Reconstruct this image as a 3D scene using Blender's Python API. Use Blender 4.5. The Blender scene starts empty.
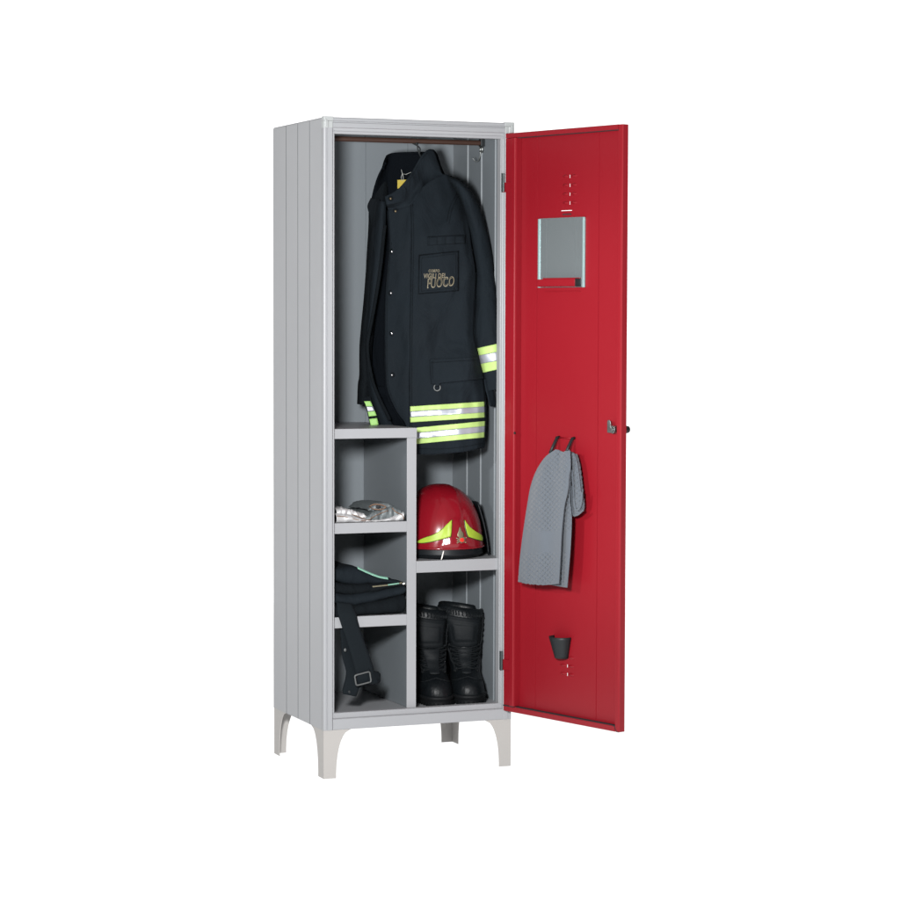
import bpy, bmesh, math, random
from mathutils import Vector, Matrix, noise
from mathutils.bvhtree import BVHTree
random.seed(4)
scene = bpy.context.scene
COL = scene.collection
R_ = math.radians
sin, cos, pi = math.sin, math.cos, math.pi

# ------------------------------------------------------------------ measurements
# locker body: width, depth, height, leg height (metres)
W, D, H, LEG = .5592, .4375, 1.80, .1343
# camera measured from the photograph (photograph is 900 px wide)
F, YAW, PIT, ROL = 2515.3, .3863, -.0542, .0027
CAM = Vector((-2.2497, -6.4410, 1.2719))
FWD = Vector((sin(YAW)*cos(PIT), cos(YAW)*cos(PIT), sin(PIT)))
_r = Vector((cos(YAW), -sin(YAW), 0)); _u = _r.cross(FWD)
RGT = _r*cos(ROL) + _u*sin(ROL)
UPV = -_r*sin(ROL) + _u*cos(ROL)

def ray(x, y):
    return FWD*F + RGT*(x-450) - UPV*(y-450)
def meet(x, y, P, n):
    "measured point of the photograph on a plane of the place"
    d = ray(x, y)
    return CAM + d*((Vector(P)-CAM).dot(n)/d.dot(n))
def on_y(x, y, Y): return meet(x, y, (0, Y, 0), Vector((0, 1, 0)))

# ------------------------------------------------------------------ scene tools
def tag(o, label=None, cat=None, group=None, kind=None):
    if label: o['label'] = label
    if cat: o['category'] = cat
    if group: o['group'] = group
    if kind: o['kind'] = kind
    return o
def empty(name, loc, label, cat, group=None):
    o = bpy.data.objects.new(name, None); COL.objects.link(o)
    o.location = loc; o.empty_display_size = .05
    return tag(o, label, cat, group)
def put(name, me, mat, parent=None, smooth=False):
    o = bpy.data.objects.new(name, me); COL.objects.link(o)
    if mat is not None: me.materials.append(mat)
    if smooth:
        for p in me.polygons: p.use_smooth = True
    if parent is not None:
        o.parent = parent
        # parents here are only translated / rotated empties or meshes with identity transform
        o.matrix_parent_inverse = world_of(parent).inverted()
    return o
def world_of(o):
    "a child mesh is modelled in place, so its world matrix is the identity"
    return o.matrix_basis.copy() if o.parent is None else Matrix.Identity(4)
class MB:
    def __init__(s): s.v = []; s.f = []
    def add(s, vs, fs):
        k = len(s.v); s.v += [tuple(v) for v in vs]; s.f += [tuple(i+k for i in f) for f in fs]
    def box(s, x0, x1, y0, y1, z0, z1, M=None):
        vs = [Vector((x, y, z)) for x in (x0, x1) for y in (y0, y1) for z in (z0, z1)]
        if M: vs = [M(*v) for v in vs]
        s.add(vs, [(0,1,3,2),(4,6,7,5),(0,4,5,1),(2,3,7,6),(0,2,6,4),(1,5,7,3)])
    def prism(s, poly, a, b, fn):
        "poly: 2d outline; fn(p, q, t) -> point, t in (a, b)"
        n = len(poly)
        s.add([fn(p[0], p[1], a) for p in poly] + [fn(p[0], p[1], b) for p in poly],
              [(i, (i+1) % n, (i+1) % n + n, i+n) for i in range(n)] + [tuple(range(n))[::-1], tuple(range(n, 2*n))])
    def grid(s, rows, close_u=False):
        n = len(rows[0]); k = len(s.v)
        for r in rows: s.v += [tuple(v) for v in r]
        for j in range(len(rows)-1):
            for i in range(n if close_u else n-1):
                i2 = (i+1) % n
                s.f.append((k+j*n+i, k+j*n+i2, k+(j+1)*n+i2, k+(j+1)*n+i))
    def cap(s, start, n, flip=False):
        f = tuple(range(start, start+n)); s.f.append(f[::-1] if flip else f)
    def tube(s, pts, r, n=10, closed=False):
        pts = [Vector(p) for p in pts]; rows = []
        up = None
        for i, p in enumerate(pts):
            if closed: t = pts[(i+1) % len(pts)] - pts[i-1]
            else: t = pts[min(i+1, len(pts)-1)] - pts[max(i-1, 0)]
            t.normalize()
            if up is None:
                up = t.orthogonal().normalized()
            else:
                up = (up - t*up.dot(t)).normalized()
            b = t.cross(up); rr = r[i] if isinstance(r, (list, tuple)) else r
            rows.append([p + (up*cos(a)+b*sin(a))*rr for a in [2*pi*q/n for q in range(n)]])
        k = len(s.v)
        if closed: rows.append(rows[0])
        s.grid(rows, True)
        if not closed:
            s.cap(k, n, True); s.cap(k+(len(rows)-1)*n, n)
    def ball(s, c, r, n=10, sc=(1, 1, 1)):
        c = Vector(c); rows = []
        for j in range(n+1):
            th = pi*j/n
            rows.append([c + Vector((r*sc[0]*sin(th)*cos(a), r*sc[1]*sin(th)*sin(a), r*sc[2]*cos(th))) for a in [2*pi*q/(2*n) for q in range(2*n)]])
        s.grid(rows, True)
    def mesh(s, name):
        me = bpy.data.meshes.new(name); me.from_pydata(s.v, [], s.f); me.update()
        bm = bmesh.new(); bm.from_mesh(me)
        bmesh.ops.remove_doubles(bm, verts=bm.verts, dist=1e-6)
        bmesh.ops.recalc_face_normals(bm, faces=bm.faces); bm.to_mesh(me); bm.free()
        return me
    def build(s, name, mat, parent=None, smooth=False, bevel=0, solid=0, subd=0, seg=2, off=0):
        o = put(name, s.mesh(name), mat, parent, smooth)
        if solid:
            m = o.modifiers.new('solid', 'SOLIDIFY'); m.thickness = solid; m.offset = off; m.use_even_offset = False
        if bevel:
            m = o.modifiers.new('bevel', 'BEVEL'); m.width = bevel; m.segments = seg; m.limit_method = 'ANGLE'; m.angle_limit = R_(35)
            m.harden_normals = False
        if subd:
            m = o.modifiers.new('subd', 'SUBSURF'); m.levels = subd; m.render_levels = subd
        return o
def lerp(a, b, t): return a+(b-a)*t
def spline(pts, n):
    "Catmull-Rom through the points, n samples even in arc length"
    P = [Vector(p) for p in pts]
    if len(P) == 2: return [P[0].lerp(P[1], i/(n-1)) for i in range(n)]
    dense = []
    for i in range(len(P)-1):
        p0 = P[i-1] if i > 0 else P[0]*2-P[1]; p1 = P[i]; p2 = P[i+1]; p3 = P[i+2] if i+2 < len(P) else P[-1]*2-P[-2]
        for k in range(24):
            t = k/24
            dense.append(.5*((2*p1)+(p2-p0)*t+(2*p0-5*p1+4*p2-p3)*t*t+(3*p1-p0-3*p2+p3)*t**3))
    dense.append(P[-1])
    L = [0]
    for a, b in zip(dense, dense[1:]): L.append(L[-1]+(b-a).length)
    out = []; j = 0
    for i in range(n):
        t = L[-1]*i/(n-1)
        while j < len(L)-2 and L[j+1] < t: j += 1
        out.append(dense[j].lerp(dense[j+1], (t-L[j])/max(L[j+1]-L[j], 1e-9)))
    return out
def ucol(vals, n):
    "Catmull-Rom through evenly spaced values, n samples even in the parameter"
    out = []; K = len(vals)-1
    for i in range(n):
        f_ = K*i/(n-1); a = min(K-1, int(f_)); t = f_-a
        p1, p2 = vals[a], vals[a+1]; p0 = vals[a-1] if a else 2*p1-p2; p3 = vals[a+2] if a+2 <= K else 2*p2-p1
        out.append(.5*(2*p1+(p2-p0)*t+(2*p0-5*p1+4*p2-p3)*t*t+(3*p1-p0-3*p2+p3)*t**3))
    return out
def pw(tab, t):
    if t <= tab[0][0]: return tab[0][1]
    for (a, va), (b, vb) in zip(tab, tab[1:]):
        if t <= b: return lerp(va, vb, (t-a)/(b-a))
    return tab[-1][1]
def smooth(a, b, t):
    t = max(0, min(1, (t-a)/(b-a))); return t*t*(3-2*t)
def coons(top, bot, left, right, nu, nv):
    T, B = spline([(x, y, 0) for x, y in top], nu), spline([(x, y, 0) for x, y in bot], nu)
    L, Rr = spline([(x, y, 0) for x, y in left], nv), spline([(x, y, 0) for x, y in right], nv)
    g = []
    for j in range(nv):
        v = j/(nv-1); row = []
        for i in range(nu):
            u = i/(nu-1)
            p = T[i]*(1-v)+B[i]*v + L[j]*(1-u)+Rr[j]*u - (T[0]*(1-u)*(1-v)+T[-1]*u*(1-v)+B[0]*(1-u)*v+B[-1]*u*v)
            row.append((p.x, p.y, u, v))
        g.append(row)
    return g
def nz(x, y, z=0): return noise.noise(Vector((x, y, z)))

# ------------------------------------------------------------------ materials
def material(name, col, rough=.5, metal=0, spec=.5, bump=0, bscale=200, var=0, vscale=8, sheen=0, coat=0, wr=0, wrs=14):
    m = bpy.data.materials.new(name); m.use_nodes = True
    nt = m.node_tree; b = nt.nodes['Principled BSDF']
    b.inputs['Base Color'].default_value = (*col, 1); b.inputs['Roughness'].default_value = rough
    b.inputs['Metallic'].default_value = metal; b.inputs['Specular IOR Level'].default_value = spec
    if sheen: b.inputs['Sheen Weight'].default_value = sheen; b.inputs['Sheen Roughness'].default_value = .6
    if coat: b.inputs['Coat Weight'].default_value = coat; b.inputs['Coat Roughness'].default_value = .05
    tc = nt.nodes.new('ShaderNodeTexCoord')
    if var:
        n = nt.nodes.new('ShaderNodeTexNoise'); n.inputs['Scale'].default_value = vscale; n.inputs['Detail'].default_value = 5
        nt.links.new(tc.outputs['Object'], n.inputs['Vector'])
        mx = nt.nodes.new('ShaderNodeMix'); mx.data_type = 'RGBA'
        mx.inputs['A'].default_value = (*[c*(1-var) for c in col], 1); mx.inputs['B'].default_value = (*[min(1, c*(1+var)) for c in col], 1)
        nt.links.new(n.outputs['Fac'], mx.inputs['Factor']); nt.links.new(mx.outputs['Result'], b.inputs['Base Color'])
        mr = nt.nodes.new('ShaderNodeMapRange'); mr.inputs['To Min'].default_value = rough*.85; mr.inputs['To Max'].default_value = min(1, rough*1.15)
        nt.links.new(n.outputs['Fac'], mr.inputs['Value']); nt.links.new(mr.outputs['Result'], b.inputs['Roughness'])
    if bump:
        n2 = nt.nodes.new('ShaderNodeTexNoise'); n2.inputs['Scale'].default_value = bscale; n2.inputs['Detail'].default_value = 3
        nt.links.new(tc.outputs['Object'], n2.inputs['Vector'])
        bp = nt.nodes.new('ShaderNodeBump'); bp.inputs['Strength'].default_value = bump; bp.inputs['Distance'].default_value = .002
        nt.links.new(n2.outputs['Fac'], bp.inputs['Height']); nt.links.new(bp.outputs['Normal'], b.inputs['Normal'])
    if wr:
        n3 = nt.nodes.new('ShaderNodeTexNoise'); n3.inputs['Scale'].default_value = wrs; n3.inputs['Detail'].default_value = 4; n3.inputs['Distortion'].default_value = 1.2
        mp = nt.nodes.new('ShaderNodeMapping'); mp.inputs['Scale'].default_value = (1.5, 1.5, .8)
        nt.links.new(tc.outputs['Object'], mp.inputs['Vector']); nt.links.new(mp.outputs['Vector'], n3.inputs['Vector'])
        b3 = nt.nodes.new('ShaderNodeBump'); b3.inputs['Strength'].default_value = wr; b3.inputs['Distance'].default_value = .02
        nt.links.new(n3.outputs['Fac'], b3.inputs['Height'])
        if bump: nt.links.new(b3.outputs['Normal'], bp.inputs['Normal'])
        else: nt.links.new(b3.outputs['Normal'], b.inputs['Normal'])
    return m
M = {}
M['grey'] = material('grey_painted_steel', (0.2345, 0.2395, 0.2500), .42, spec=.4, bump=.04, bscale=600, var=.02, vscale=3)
M['grey_shaded'] = material('grey_steel_shaded', (0.1328, 0.1486, 0.1606), .45, spec=.35, bump=.04, bscale=600, var=.03, vscale=3)  # same grey paint as outside, with the interior's shade put into the colour
M['foot'] = material('warm_grey_foot_paint', (0.2945, 0.2827, 0.2709), .5, spec=.3, bump=.05, bscale=500, var=.03, vscale=12)
M['cap'] = material('pale_grey_plastic', (0.2728, 0.2852, 0.2852), .4, spec=.4)
M['grooveshade'] = material('dark_groove_shade', (.085, .09, .095), .7, spec=.2)
M['red'] = material('red_painted_steel', (0.1774, 0.0048, 0.0098), .42, spec=.25, bump=.04, bscale=600, var=.04, vscale=3)
M['rod'] = material('brown_coated_rod', (.034, .016, .011), .5, spec=.3)
M['chrome'] = material('chrome', (.62, .64, .66), .18, metal=1)
M['steel'] = material('zinc_steel', (.27, .285, .28), .38, metal=1, var=.25, vscale=60)
M['darkmetal'] = material('black_metal', (.009, .011, .012), .5, spec=.25)
M['hinge'] = material('dark_teal_hinge_steel', (.035, .045, .046), .45, metal=.4)
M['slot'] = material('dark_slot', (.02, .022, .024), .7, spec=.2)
M['mirror'] = material('mirror_glass', (0.493, 0.561, 0.578), .01, metal=.82)
M['mirror_edge'] = material('mirror_edge_clip', (.22, .31, .31), .45, metal=.3)
M['cloth'] = material('navy_black_cloth', (0.0061, 0.0089, 0.0117), .88, spec=.10, bump=.3, bscale=900, var=.15, vscale=10, wr=.55, wrs=8)
M['cloth_edge'] = material('navy_black_seam', (0.0039, 0.0053, 0.0066), .9, spec=.07, bump=.2, bscale=700, wr=.5)
M['lining'] = material('black_lining', (.0018, .0027, .0040), .9, spec=.05, bump=.2, bscale=500, wr=.5)
M['yellow'] = material('lime_reflective_tape', (0.3036, 0.4232, 0.1288), .55, spec=.3, var=.05, vscale=40)
M['green'] = material('green_reflective_tape', (0.23, 0.4232, 0.1196), .55, spec=.3, var=.05, vscale=40)
M['silver'] = material('silver_reflective_tape', (0.3596, 0.3782, 0.4216), .38, metal=.55, var=.10, vscale=25)
M['gold'] = material('dull_gold_print', (0.1615, 0.1403, 0.0935), .6, spec=.2)
M['brass'] = material('dark_brass_snap', (.16, .12, .07), .35, metal=.8)
M['snap'] = material('bright_snap', (.75, .75, .76), .22, metal=1)
M['tagyellow'] = material('yellow_card', (0.3214, 0.25, 0.0402), .6, spec=.2, var=.1, vscale=80)
M['string'] = material('grey_string', (.35, .36, .34), .8)
M['helmet'] = material('red_helmet_shell', (0.155, 0.0037, 0.0087), .2, spec=.4, coat=.2)
M['helmetblack'] = material('black_helmet_rubber', (.004, .0055, .007), .5, spec=.25)
M['sticker'] = material('lime_sticker', (0.248, 0.3472, 0.0279), .45, spec=.3, var=.22, vscale=50)
M['stickerrim'] = material('dark_sticker_rim', (.02, .03, .01), .5)
M['emblem'] = material('antique_emblem', (.20, .19, .12), .4, metal=.5, var=.3, vscale=300)
M['emblemred'] = material('emblem_red', (.75, .03, .02), .4)
M['white'] = material('white_strap', (.7, .68, .64), .6)
M['leather'] = material('black_leather', (.0030, .0042, .0052), .45, spec=.22, bump=.4, bscale=150, var=.2, vscale=30, wr=.12, wrs=24)
M['rubber'] = material('black_rubber_sole', (.0035, .0042, .005), .65, spec=.18, bump=.2, bscale=120)
M['lace'] = material('black_lace', (.0042, .0055, .0066), .75, spec=.18)
M['padded'] = material('black_padded_fabric', (.0034, .0048, .0060), .65, spec=.18, bump=.2, bscale=500)
M['mint'] = material('mint_trim', (0.1488, 0.31, 0.2356), .7)
M['tan'] = material('tan_trim', (0.1364, 0.124, 0.0806), .7)
M['webbing'] = material('black_webbing', (.0052, .0076, .0095), .85, spec=.10, bump=.5, bscale=700)
M['buckle'] = material('grey_buckle', (.085, .09, .09), .5, metal=.35)
M['foil'] = material('crinkled_silver_foil', (.44, .44, .445), .48, metal=.35, bump=.5, bscale=60)
M['foilgrey'] = material('grey_coated_cloth', (.105, .12, .125), .55, metal=.25, bump=.4, bscale=60)
M['brownedge'] = material('brown_piping', (.14, .08, .05), .7)
M['towel'] = material('blue_grey_waffle_cotton', (0.075, 0.086, 0.1007), .95, spec=.08, bump=.35, bscale=900, var=.05, vscale=20, sheen=.15)

# ------------------------------------------------------------------ camera, light, floor
cam = bpy.data.cameras.new('camera'); co = bpy.data.objects.new('camera', cam); COL.objects.link(co)
m3 = Matrix((RGT, UPV, -FWD)).transposed()
co.matrix_world = Matrix.Translation(CAM) @ m3.to_4x4()
cam.sensor_width = 36; cam.lens = F/900*36; cam.clip_end = 500
scene.camera = co
w = bpy.data.worlds.new('World'); scene.world = w; w.use_nodes = True
w.node_tree.nodes['Background'].inputs['Color'].default_value = (1, 1, 1, 1)
w.node_tree.nodes['Background'].inputs['Strength'].default_value = .28
scene.view_settings.view_transform = 'Standard'; scene.view_settings.look = 'None'
scene.view_settings.exposure = 0; scene.view_settings.gamma = 1
def area(name, az, el, dist, size, power, aim=(.28, .1, 1.0)):
    l = bpy.data.lights.new(name, 'AREA'); l.shape = 'DISK'; l.size = size; l.energy = power
    o = bpy.data.objects.new(name, l); COL.objects.link(o)
    d = Vector((-sin(R_(az))*cos(R_(el)), -cos(R_(az))*cos(R_(el)), sin(R_(el))))
    o.location = Vector(aim)+d*dist
    o.rotation_euler = d.to_track_quat('Z', 'Y').to_euler()
    return o
KEY = area('key_softbox', 27, 2, 3.5, .38, 222, (.28, .1, 1.3))
sp = bpy.data.lights.new('snooted_side_lamp', 'SPOT'); sp.energy = 260; sp.spot_size = R_(25); sp.spot_blend = .9; sp.shadow_soft_size = .05
spo = bpy.data.objects.new('snooted_side_lamp', sp); COL.objects.link(spo); spo.location = (-2.35, -1.25, 1.75)
spo.rotation_euler = (Vector((.62, -.36, 1.02))-spo.location).to_track_quat('-Z', 'Y').to_euler()
# floor and backdrop made translucent; unseen lamps added behind them to glow white
def panel_lamp(name, loc, rot, sx, sy, radiance):
    l = bpy.data.lights.new(name, 'AREA'); l.shape = 'RECTANGLE'; l.size = sx; l.size_y = sy; l.energy = radiance*pi*sx*sy
    o = bpy.data.objects.new(name, l); COL.objects.link(o); o.location = loc; o.rotation_euler = rot
panel_lamp('added_floor_lamp', (1, -2.5, -.8), (pi, 0, 0), 16, 17, 1.05)
panel_lamp('added_backdrop_lamp', (2.2, 4.8, 3), (R_(-90), 0, 0), 13, 9, 1.3)
fm = bpy.data.materials.new('backlit_white_sheet'); fm.use_nodes = True
nt = fm.node_tree; nt.nodes.clear()
out = nt.nodes.new('ShaderNodeOutputMaterial'); mx = nt.nodes.new('ShaderNodeMixShader'); mx.inputs[0].default_value = .85
df = nt.nodes.new('ShaderNodeBsdfDiffuse'); df.inputs[0].default_value = (.9, .9, .9, 1)
tr = nt.nodes.new('ShaderNodeBsdfTranslucent'); tr.inputs[0].default_value = (.95, .95, .95, 1)
nt.links.new(df.outputs[0], mx.inputs[1]); nt.links.new(tr.outputs[0], mx.inputs[2]); nt.links.new(mx.outputs[0], out.inputs[0])
b = MB(); b.add([(-5, -9, 0), (7, -9, 0), (7, 4, 0), (-5, 4, 0)], [(0, 1, 2, 3)])
tag(b.build('floor', fm), kind='structure')
b = MB(); b.add([(-2.6, 4.004, -.004), (7, 4.004, -.004), (7, 4.004, 6), (-2.6, 4.004, 6)], [(0, 1, 2, 3)])
tag(b.build('backdrop', fm), kind='structure')

# ================================================================== LOCKER
LK = empty('locker', (W/2, D/2, 0), 'tall grey steel locker on four feet with its red door standing open', 'locker')
GR = (.1168, .2179, .320)          # folds pressed in the side walls
def groove_line(g, depth, wd=.0018):
    pts = []
    for y in g: pts += [(y-wd, 0), (y-wd*.35, depth), (y+wd*.35, depth), (y+wd, 0)]
    return pts
ZB, ZT = LEG, H
def side(x, sgn, depth):
    "sheet steel wall; sgn: direction towards the inside"
    o = [(.012, 0)]+groove_line(GR, depth)+[(D, 0)]
    inn = [(p, q+.004) for p, q in o]
    b = MB(); b.prism(o+inn[::-1], ZB-.0003, ZT-.003, lambda p, q, t: (x+sgn*q, p, t))
    return b
side(0, 1, .0012).build('side_panel', M['grey'], LK)
side(W, -1, .0034).build('side_panel', M['grey_shaded'], LK)
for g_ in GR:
    b = MB(); b.box(-.0002, .0011, g_-.0013, g_+.0013, ZB, ZT-.003); b.build('groove_shade', M['grooveshade'], LK)  # dark strips put the shade of the grooves into colour
b = MB(); o = [(.0045, 0)]+groove_line((.15, .28, .41), .0030)+[(W-.0045, 0)]
b.prism(o+[(p, q+.004) for p, q in o][::-1], ZB+.002, ZT-.003, lambda p, q, t: (p, D-.0005-q, t))
b.build('back_panel', M['grey_shaded'], LK)
b = MB(); b.box(.001, W-.001, .003, D-.001, H-.0025, H); b.build('top_panel', M['grey'], LK, bevel=.0008)
b = MB(); b.box(.0045, W-.0045, .012, D-.005, .166, .170); b.box(.0045, W-.0045, .012, D-.005, LEG+.001, LEG+.004)
b.build('base_tray', M['grey'], LK)
# front frame: rolled profiles, (across, depth)
PROF = [(0, .013), (0, .004), (.0015, .0012), (.004, .0004), (.0085, .0004), (.0096, .0022), (.0112, .0022), (.0122, 0), (.0245, 0), (.0262, .0012),
        (.0268, .0105), (.0288, .0112), (.0335, .0105), (.0352, .0120), (.0352, .034), (.033, .034), (.033, .0135), (.0255, .0135), (.0255, .013)]
fo = .0268
zs0, zs1 = .1335, 1.773
b = MB(); b.prism(PROF, zs0, zs1, lambda p, q, t: (p, q, t)); b.build('frame_stile', M['grey'], LK)
b = MB(); b.prism(PROF[::-1], zs0, zs1, lambda p, q, t: (W-p, q, t)); b.build('frame_stile', M['grey'], LK)
# header: four bands
HP = [(0, .012), (0, .003), (.002, .0008), (.0095, .0002), (.0108, .0038), (.0135, .0042), (.0148, .0004), (.0255, 0), (.0272, .0012),
      (.0282, .0085), (.0355, .0115), (.0372, .0098), (.0432, .0098), (.0440, .0115), (.0440, .032), (.042, .032), (.042, .014), (.010, .0135)]
b = MB(); b.prism(HP, .0268, W-.0268, lambda p, q, t: (t, q, H+.0005-p)); b.build('frame_header', M['grey'], LK)
SP = [(0, .032), (0, .0115), (.0015, .0098), (.0085, .0098), (.0140, .0085), (.0155, .0012), (.0172, 0), (.0440, 0), (.0452, .0012), (.0452, .008), (.012, .0135), (.002, .0135), (.002, .032)]
b = MB(); b.prism(SP, .0268, W-.0268, lambda p, q, t: (t, q, .1790-p)); b.build('frame_sill', M['grey'], LK)
# plastic corner caps
for xx, sg in ((0, 1), (W, -1)):
    b = MB()
    f = lambda p, q, t: (xx+sg*p, q, t)
    b.prism([(-.0012, .015), (-.0012, .001), (.002, -.0022), (.0125, -.0022), (.0145, -.0002), (.0265, -.0002), (.0265, .0138)], 1.7715, 1.7905, f)
    b.prism([(-.0012, .015), (-.0012, .001), (.002, -.0022), (.0275, -.0022), (.0275, .0138)], 1.7907, 1.8022, f)
    b.prism([(.0035, .0), (.0035, -.0036), (.0085, -.0036), (.0095, .0)], 1.774, 1.7945, f)
    b.build('corner_cap', M['cap'], LK, bevel=.0012)
# feet: angle plates with a curved inner edge
def foot(cx, cy, sx, sy):
    b = MB(); n = 14; z1 = LEG-.0005
    def out(wt, wb):
        pts = [(0, 0), (wb, 0)]
        for i in range(n+1):
            t = i/n
            pts.append((wb+.004*t+(wt-wb-.004)*(1-math.sqrt(max(0, 1-t**2.4))), z1*(.10+.90*t)))
        pts += [(0, z1)]
        return pts
    b.prism(out(.080, .036), 0, .0022, lambda p, q, t: (cx+sx*p, cy+sy*t, q))
    b.prism(out(.105, .045), 0, .0022, lambda p, q, t: (cx+sx*t, cy+sy*(p+.0022), q))
    return b.build('foot', M['foot'], LK, bevel=.0006)
foot(.001, .002, 1, 1); foot(W-.001, .002, -1, 1); foot(.001, D-.001, 1, -1); foot(W-.001, D-.001, -1, -1)
# divider and shelves
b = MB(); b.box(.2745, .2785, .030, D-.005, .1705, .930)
b.build('divider', M['grey_shaded'], LK, bevel=.0008)
b = MB(); b.box(.2525, .2800, .024, .0295, .1705, .9290); b.build('divider_lip', M['grey'], LK, bevel=.0008)
def shelf(x0, x1, zt, th, yf=.0235, back=D-.006):
    b = MB(); b.box(x0, x1, yf+.0035, back, zt-.0035, zt-.0005)
    b.box(x0, x1, yf, yf+.003, zt-th, zt); b.box(x0, x1, yf+.003, yf+.014, zt-th, zt-th+.0025)
    return b.build('shelf', M['grey'], LK, bevel=.0008)
shelf(.0048, .2802, .9566, .0270, yf=.0215)
shelf(.0048, .2522, .6985, .0290)
shelf(.0048, .2522, .4400, .0300)
shelf(.2803, W-.0048, .5865, .0325)
# rod with its bracket, hook on the right wall
RY, RZ = .2045, 1.7575
b = MB(); b.tube([(.0045, RY, RZ), (W-.017, RY, RZ)], .0072, 18); b.build('coat_rod', M['rod'], LK, smooth=False, bevel=.0005)
b = MB(); b.box(W-.017, W-.0045, RY-.010, RY+.010, RZ-.010, RZ+.012); b.build('rod_bracket', M['darkmetal'], LK, bevel=.002)
hk_ = [on_y(x, y, .212) for x, y in ((480.4, 146.5), (480.6, 152), (479.6, 157.5), (477.2, 161.4), (474.6, 161), (473.2, 158.6))]
b = MB(); b.box(W-.0095, W-.0045, .206, .218, hk_[1].z-.002, hk_[0].z+.004); b.box(hk_[1].x-.003, W-.009, .2105, .2135, hk_[1].z, hk_[0].z)
b.tube(spline(hk_, 26), .0015, 8); b.ball(hk_[-1], .0024, 6)
b.build('wall_hook', M['steel'], LK, smooth=True)

# ---------------------------------------------------------------- DOOR
ANG = R_(73)
DU = Vector((cos(ANG), -sin(ANG), 0)); DN = Vector((-sin(ANG), -cos(ANG), 0)); HP0 = Vector((.5335, -.0015, 0))
DW, DZ0, DZ1 = .4745, .1592, 1.7708
def dr(u, w_, z): return HP0 + DU*u + DN*w_ + Vector((0, 0, z))
PW = -.019                                                     # panel lies behind the folded lips
def door_px(x, y, w_=PW):
    p = meet(x, y, HP0+DN*w_, DN)-HP0
    return p.dot(DU), p.z
b = MB()
# hinge side box, free side lip: folded profiles
HS = [(0, -.020), (0, -.001), (.001, 0), (.0255, 0), (.0275, .001), (.029, .0046), (.0305, .005), (.0435, .005), (.046, .0035), (.0472, 0), (.0475, -.0185), (.0465, -.0185), (.0462, -.001),
      (.0435, .0035), (.031, .0035), (.028, -.001), (.0015, -.0015), (.0015, -.020)]
b.prism(HS, DZ0+.0175, DZ1-.0145, lambda p, q, t: dr(p, q, t))
FS = [(DW, -.0205), (DW, -.003), (DW-.0015, -.0006), (DW-.005, 0), (DW-.0150, 0), (DW-.0165, -.0012), (DW-.0170, -.0085), (DW-.0155, -.0085), (DW-.0150, -.0022), (DW-.005, -.0015), (DW-.0015, -.004), (DW-.0015, -.0205)]
b.prism(FS, DZ0+.0005, DZ1-.0005, lambda p, q, t: dr(p, q, t))
# top and bottom lips
b.prism([(0, -.0205), (0, -.001), (.0015, 0), (.0125, 0), (.0135, -.001), (.0135, -.009), (.0120, -.009), (.0120, -.0018), (.0018, -.0018), (.0018, -.0205)], .0006, DW-.0172, lambda p, q, t: dr(t, q, DZ1-p))
b.prism([(0, -.0205), (0, -.001), (.0015, 0), (.0140, 0), (.0150, -.001), (.0150, -.009), (.0135, -.009), (.0135, -.0018), (.0018, -.0018), (.0018, -.0205)], .0006, DW-.0172, lambda p, q, t: dr(t, q, DZ0+p))
# panel with its pressed folds and cut slots
folds = [door_px(537, 300)[0], door_px(598.5, 300)[0]]
slots = []
for x, y in ((569.8, 176.4), (569.8, 185.3), (569.8, 194.2), (569.8, 203)):
    u, z = door_px(x, y); slots.append((u-.0016, u+.0016, z-.0045, z+.0045))
for x, y in ((567.3, 657.5), (567.3, 666), (567.3, 674.4)):
    u, z = door_px(x, y); slots.append((u-.0019, u+.0019, z-.0040, z+.0040))
u0_, z_ = door_px(561, 210.8); u1_, _ = door_px(572, 210.0); slots.append((u0_, u1_, z_-.0009, z_+.0009))
us = {.0015, DW-.0016}; zs = {DZ0+.002, DZ1-.002}
for f_ in folds: us |= {f_-.0014, f_-.0007, f_+.0007, f_+.0014}
for a, c, d_, e in slots: us |= {a, c}; zs |= {d_, e}
us = sorted(us); zs = sorted(zs)
def fold_w(u):
    for k, f_ in enumerate(folds):
        if abs(u-f_) < .001: return -.0022 if k < 2 else -.0007
    return 0
k0 = len(b.v); gi = {}
for sgn in (0, 1):
    for i, u in enumerate(us):
        for j, z in enumerate(zs):
            gi[sgn, i, j] = len(b.v); b.v.append(tuple(dr(u, PW+fold_w(u)-sgn*.0014, z)))
hole = lambda i, j: any(a-1e-6 <= us[i] and us[i+1] <= c+1e-6 and d_-1e-6 <= zs[j] and zs[j+1] <= e+1e-6 for a, c, d_, e in slots)
for i in range(len(us)-1):
    for j in range(len(zs)-1):
        if hole(i, j): continue
        for sgn in (0, 1): b.f.append((gi[sgn, i, j], gi[sgn, i+1, j], gi[sgn, i+1, j+1], gi[sgn, i, j+1]))
        for (di, dj, a1, a2) in ((-1, 0, (i, j), (i, j+1)), (1, 0, (i+1, j), (i+1, j+1)), (0, -1, (i, j), (i+1, j)), (0, 1, (i, j+1), (i+1, j+1))):
            ii, jj = i+di, j+dj
            if not (0 <= ii < len(us)-1 and 0 <= jj < len(zs)-1) or hole(ii, jj):
                b.f.append((gi[0, a1[0], a1[1]], gi[0, a2[0], a2[1]], gi[1, a2[0], a2[1]], gi[1, a1[0], a1[1]]))
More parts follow.
